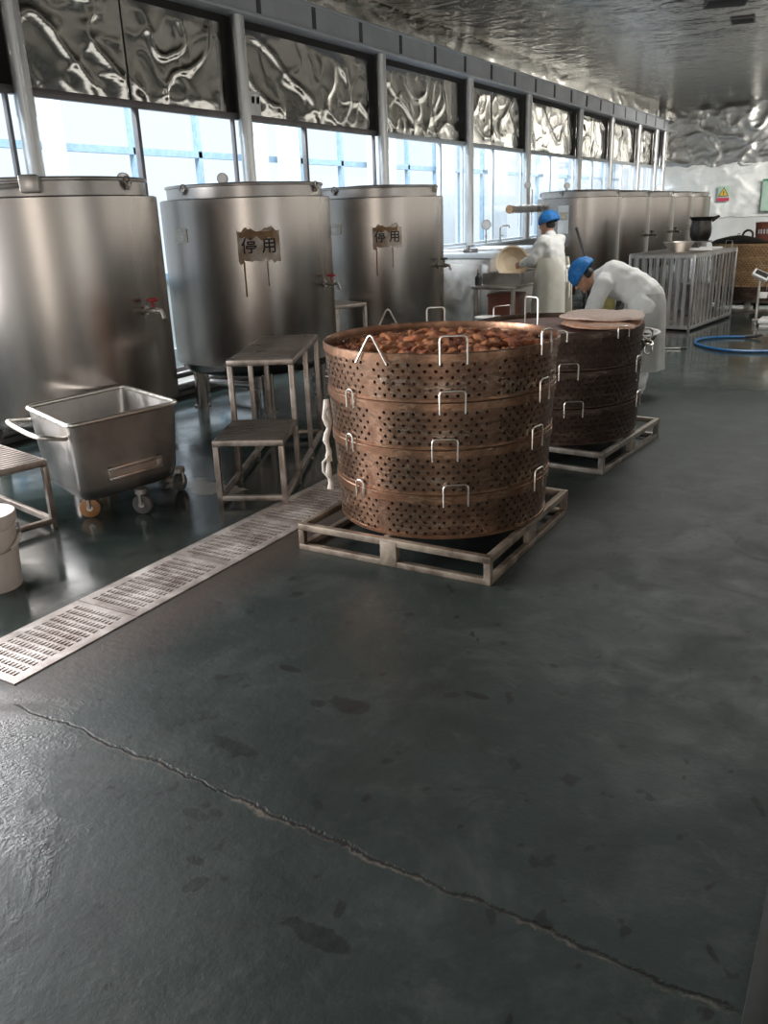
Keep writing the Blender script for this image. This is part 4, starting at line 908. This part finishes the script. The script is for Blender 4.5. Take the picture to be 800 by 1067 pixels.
# ------------------------------------------------------------------ the two workers
def capsule(bm, p0, p1, r0, r1, seg=14):
    p0, p1 = Vector(p0), Vector(p1); ax = (p1 - p0); L = ax.length; ax.normalize(); pts = []; rs = []
    for k in range(4): a = pi / 2 * (1 - k / 4); pts.append(p0 - ax * r0 * sin(a)); rs.append(max(r0 * cos(a), r0 * .08))
    n = max(2, int(L / .05))
    for k in range(n + 1): u_ = k / n; pts.append(p0.lerp(p1, u_)); rs.append(r0 + (r1 - r0) * u_)
    for k in range(1, 5): a = pi / 2 * k / 4; pts.append(p1 + ax * r1 * sin(a)); rs.append(max(r1 * cos(a), r1 * .08))
    tube(bm, pts, rs, seg=seg)
def finish(bm, name, mat, parent, voxel, smooth_it=3, wrinkle=0., seed=0, face=None, cut=None):
    bmesh.ops.recalc_face_normals(bm, faces=bm.faces); me = bpy.data.meshes.new(name); bm.to_mesh(me); bm.free()
    o = bpy.data.objects.new(name, me); COL.objects.link(o)
    r = o.modifiers.new('r', 'REMESH'); r.mode = 'VOXEL'; r.voxel_size = voxel; s = o.modifiers.new('s', 'SMOOTH'); s.factor = .5; s.iterations = smooth_it
    dg = bpy.context.evaluated_depsgraph_get(); dg.update(); m2 = bpy.data.meshes.new_from_object(o.evaluated_get(dg)); o.modifiers.clear(); o.data = m2; m2.name = name; bpy.data.meshes.remove(me)
    if wrinkle:
        for v in m2.vertices:
            c = v.co; k_ = mnoise.noise(Vector((c.x * 9 + c.z * 5, c.y * 9, c.z * 12 + seed))) + .5 * mnoise.noise(Vector((c.x * 22, c.y * 22, c.z * 16 + seed))); v.co = c + v.normal * wrinkle * k_
    m2.materials.clear()
    for q in (mat if isinstance(mat, list) else [mat]): m2.materials.append(q)
    m2.polygons.foreach_set('use_smooth', [True] * len(m2.polygons))
    if face:
        for p in m2.polygons: p.material_index = face(p.center)
    if parent is not None: o.parent = parent
    return o
def hand(bm, wrist, d, n, side, curl=.6):
    """palm along d, palm normal n (facing the held thing), thumb towards side"""
    d, n, s = Vector(d).normalized(), Vector(n).normalized(), Vector(side).normalized(); w_ = Vector(wrist)
    palm = w_ + d * .075
    for k, off in enumerate((-.028, -.009, .010, .028)): capsule(bm, w_ + s * off * .6, palm + s * off, .015, .013, 8)
    for k, (off, L) in enumerate(((-.030, .055), (-.010, .068), (.011, .072), (.031, .066))):
        a = palm + s * off; d1 = (d + n * curl * .5).normalized(); d2 = (d + n * curl * 1.4).normalized(); d3 = (d * .6 + n * curl * 2.).normalized()
        b = a + d1 * L * .45; c = b + d2 * L * .32; e = c + d3 * L * .26; capsule(bm, a, b, .0095, .009, 8); capsule(bm, b, c, .009, .008, 8); capsule(bm, c, e, .008, .007, 8)
    a = w_ + d * .022 + s * .028; b = a + (s * .8 + d * .6 + n * .3).normalized() * .035; c = b + (d + n * .7 + s * .15).normalized() * .028
    capsule(bm, a, b, .012, .010, 8); capsule(bm, b, c, .010, .008, 8)
def figure(label, loc, rz, J, capm, hands):
    t = thing('person', label, 'person', loc, rz); V = {k: Vector(v) for k, v in J.items()}
    fwd, up = V['fwd'].normalized(), V['up'].normalized(); side = up.cross(fwd).normalized(); hd = V['head']
    Mh = Matrix(((fwd.x, side.x, up.x, 0), (fwd.y, side.y, up.y, 0), (fwd.z, side.z, up.z, 0), (0, 0, 0, 1)))
    H = lambda x, y, z: hd + Mh.to_3x3() @ Vector((x, y, z))
    bm = BM()
    sphere(bm, hd, (.092, .074, .105), 3, Mh); sphere(bm, H(.030, 0, -.055), (.062, .056, .060), 3, Mh)
    capsule(bm, H(.086, 0, .005), H(.108, 0, -.028), .009, .014, 8); sphere(bm, H(.087, 0, -.065), (.012, .026, .007), 2, Mh); sphere(bm, H(.078, 0, -.095), (.022, .026, .018), 2, Mh)
    for s in (-1, 1):
        sphere(bm, H(-.005, s * .076, -.012), (.020, .008, .032), 2, Mh); sphere(bm, H(.076, s * .031, .008), .0135, 2); capsule(bm, H(.085, s * .015, .030), H(.074, s * .05, .028), .006, .005, 6)
    capsule(bm, V['neck'], H(-.01, 0, -.05), .056, .052)
    capsule(bm, V['pelvis'], V['belly'], .125, .115); capsule(bm, V['belly'], V['chest'], .115, .125); capsule(bm, V['chest'], V['neck'], .11, .06)
    for s in 'lr':
        capsule(bm, V['chest'], V['sh' + s], .08, .058); capsule(bm, V['sh' + s], V['el' + s], .05, .040); capsule(bm, V['el' + s], V['wr' + s], .040, .026)
        capsule(bm, V['pelvis'], V['hip' + s], .11, .095); capsule(bm, V['hip' + s], V['kn' + s], .082, .055); capsule(bm, V['kn' + s], V['an' + s], .053, .036); capsule(bm, V['an' + s], V['to' + s], .038, .03)
        hand(bm, V['wr' + s], *hands[s])
    ey = [H(.088, s * .031, .008) for s in (-1, 1)]
    finish(bm, 'body', [M['skin'], M['eye']], t, .0065, 2, face=lambda c: 1 if min((c - e).length for e in ey) < .009 else 0)
    # coat and trousers
    bm = BM(); capsule(bm, V['pelvis'], V['belly'], .165, .150); capsule(bm, V['belly'], V['chest'], .150, .160); capsule(bm, V['chest'], V['chest'].lerp(V['neck'], .95), .145, .074)
    for s in 'lr':
        capsule(bm, V['chest'], V['sh' + s], .11, .084); capsule(bm, V['sh' + s], V['el' + s], .080, .070); capsule(bm, V['el' + s], V['el' + s].lerp(V['wr' + s], .86), .070, .052)
        capsule(bm, V['pelvis'], V['hip' + s], .145, .13)
    finish(bm, 'coat', M['coat'], t, .014, 3, .012, len(label) % 7)
    for s in 'lr':
        bm = BM(); capsule(bm, V['hip' + s], V['kn' + s], .115, .090); capsule(bm, V['kn' + s], V['kn' + s].lerp(V['an' + s], .85), .090, .080); finish(bm, 'trouser_leg', M['coat'], t, .014, 3, .010, 3)
        bm = BM(); capsule(bm, V['an' + s] + Vector((0, 0, .10)), V['an' + s] - Vector((0, 0, .02)), .055, .054); capsule(bm, V['an' + s] - Vector((0, 0, .02)), V['to' + s] - Vector((0, 0, -.005)), .052, .042)
        o = finish(bm, 'boot', M['white'], t, .012, 2)
        bm = BM(); capsule(bm, V['el' + s].lerp(V['wr' + s], .55), V['el' + s].lerp(V['wr' + s], .97), .060, .038); finish(bm, 'sleeve_cover', M['glove'], t, .010, 2, .007, 5)
    bm = BM(); sphere(bm, H(-.028, 0, -.014), (.074, .0715, .070), 3, Mh); finish(bm, 'hair', M['black'], t, .010, 1)
    # bouffant cap
    bm = BM(); q = sphere(bm, (0, 0, 0), 1, 4); ct = Vector((-.030, 0, .030))
    for v in q:
        d_ = v.co.normalized(); k_ = .98 + .06 * mnoise.noise(d_ * 5) + .05 * abs(mnoise.noise(d_ * 11)) + .02 * sin(atan2(d_.y, d_.x) * 22) * max(0, .6 - d_.z)
        v.co = Vector((d_.x * .135, d_.y * .118, d_.z * .118)) * k_
    bmesh.ops.bisect_plane(bm, geom=bm.verts[:] + bm.edges[:] + bm.faces[:], plane_co=(.03, 0, -.028), plane_no=(-.10, 0, -1), clear_outer=True)
    be = [e for e in bm.edges if e.is_boundary]; r = bmesh.ops.extrude_edge_only(bm, edges=be); nv = [v for v in r['geom'] if isinstance(v, bmesh.types.BMVert)]
    for v in nv: v.co = Vector((v.co.x * .86, v.co.y * .86, v.co.z - .004))
    for v in bm.verts: v.co = H(*(v.co + ct))
    obj('cap', bm, capm, t, angle=180)
    return t, V, H
def apron_shell(prof, a0, a1, seg, mat, name, t, folds, seed):
    """wrapped cloth: prof = [(cx, cy, rx, ry, z)] from top to bottom"""
    bm = BM(); cols = []
    for k in range(seg + 1):
        a = a0 + (a1 - a0) * k / seg; col = []
        for j, (cx_, cy_, rx, ry, z) in enumerate(prof):
            f = 1 + folds * (j / (len(prof) - 1)) * sin(a * 9 + seed + j * .3) + .02 * mnoise.noise(Vector((a * 3, z * 8, seed)))
            col.append(bm.verts.new((cx_ + rx * f * cos(a), cy_ + ry * f * sin(a), z)))
        cols.append(col)
    for k in range(seg):
        for j in range(len(prof) - 1): bm.faces.new((cols[k][j], cols[k + 1][j], cols[k + 1][j + 1], cols[k][j + 1]))
    r = bmesh.ops.solidify(bm, geom=bm.faces[:], thickness=.006)
    return obj(name, bm, mat, t, angle=80)
# standing worker
J1 = dict(fwd=(.97, .05, -.2), up=(.2, 0, .98), head=(.085, 0, 1.445), neck=(.03, 0, 1.31), chest=(.01, 0, 1.13), belly=(-.02, 0, .97), pelvis=(-.04, 0, .84),
          shl=(.02, .155, 1.245), shr=(.02, -.155, 1.245), ell=(.13, .215, 1.03), elr=(.13, -.19, 1.03), wrl=(.375, .10, .985), wrr=(.37, -.06, .96),
          hipl=(-.03, .085, .80), hipr=(-.03, -.085, .80), knl=(.0, .09, .44), knr=(.0, -.09, .44), anl=(-.03, .095, .085), anr=(-.03, -.095, .085), tol=(.10, .105, .045), tor=(.10, -.105, .045))
h1 = {'l': ((.9, -.05, -.3), (-.1, -.9, -.2), (.2, 0, 1), .5), 'r': ((.9, .1, -.2), (0, .9, -.2), (.2, 0, 1), .5)}
f1, V1, H1 = figure('standing person in white coat, cream apron and blue cap, washing a basin at the table', (-3.56, 10.15, 0), rad(163), J1, M['cap'], h1)
apron_shell([(.00, 0, .195, .215, 1.06), (-.02, 0, .20, .21, .95), (-.03, 0, .225, .225, .82), (-.02, 0, .24, .24, .6), (-.02, 0, .25, .25, .4), (-.02, 0, .255, .255, .22)], rad(-165), rad(165), 72, M['apron'], 'apron', f1, .035, 1)
bm = BM(); tube(bm, [(-.24, -.02, .93), (-.27, .0, .88), (-.28, .02, .74), (-.275, .015, .6)], .010, seg=6); sphere(bm, (-.245, 0, .95), (.02, .045, .025)); tube(bm, [(-.24, .03, .93), (-.26, .05, .86), (-.27, .06, .78)], .010, seg=6); obj('apron_tie', bm, M['apron'], f1)
# bending worker
J2 = dict(fwd=(.62, 0, -.78), up=(.78, 0, .62), head=(.435, 0, 1.035), neck=(.29, 0, 1.03), chest=(.17, 0, 1.01), belly=(.02, 0, .96), pelvis=(-.10, 0, .86),
          shl=(.23, .165, .985), shr=(.23, -.165, .985), ell=(.30, .235, .78), elr=(.24, -.22, .77), wrl=(.36, .13, .655), wrr=(.30, -.10, .665),
          hipl=(-.10, .085, .80), hipr=(-.10, -.085, .80), knl=(-.05, .095, .44), knr=(-.05, -.095, .44), anl=(-.10, .10, .085), anr=(-.10, -.10, .085), tol=(.03, .11, .045), tor=(.03, -.11, .045))
h2 = {'l': ((.3, -.1, -1), (-.5, -.6, 0), (.9, 0, .1), .5), 'r': ((.3, .2, -1), (-.5, .6, 0), (.9, 0, .1), .5)}
f2, V2, H2 = figure('person in white coat and blue cap bending over the wash basin', (-1.90, 7.52, 0), rad(188), J2, M['cap'], h2)
apron_shell([(-.11, 0, .150, .165, .90), (-.11, 0, .172, .185, .82), (-.10, 0, .19, .205, .6), (-.09, 0, .205, .22, .4), (-.09, 0, .215, .225, .25)], rad(-180), rad(180), 64, M['coat'], 'coat_skirt', f2, .035, 4)
bm = BM(); q = sphere(bm, (.24, 0, .80), (.10, .07, .10), 3)
for v in q: v.co += Vector((.02, .02, .02)) * mnoise.noise(v.co * 14)
obj('apron_bib', bm, M['yellowcloth'], f2)
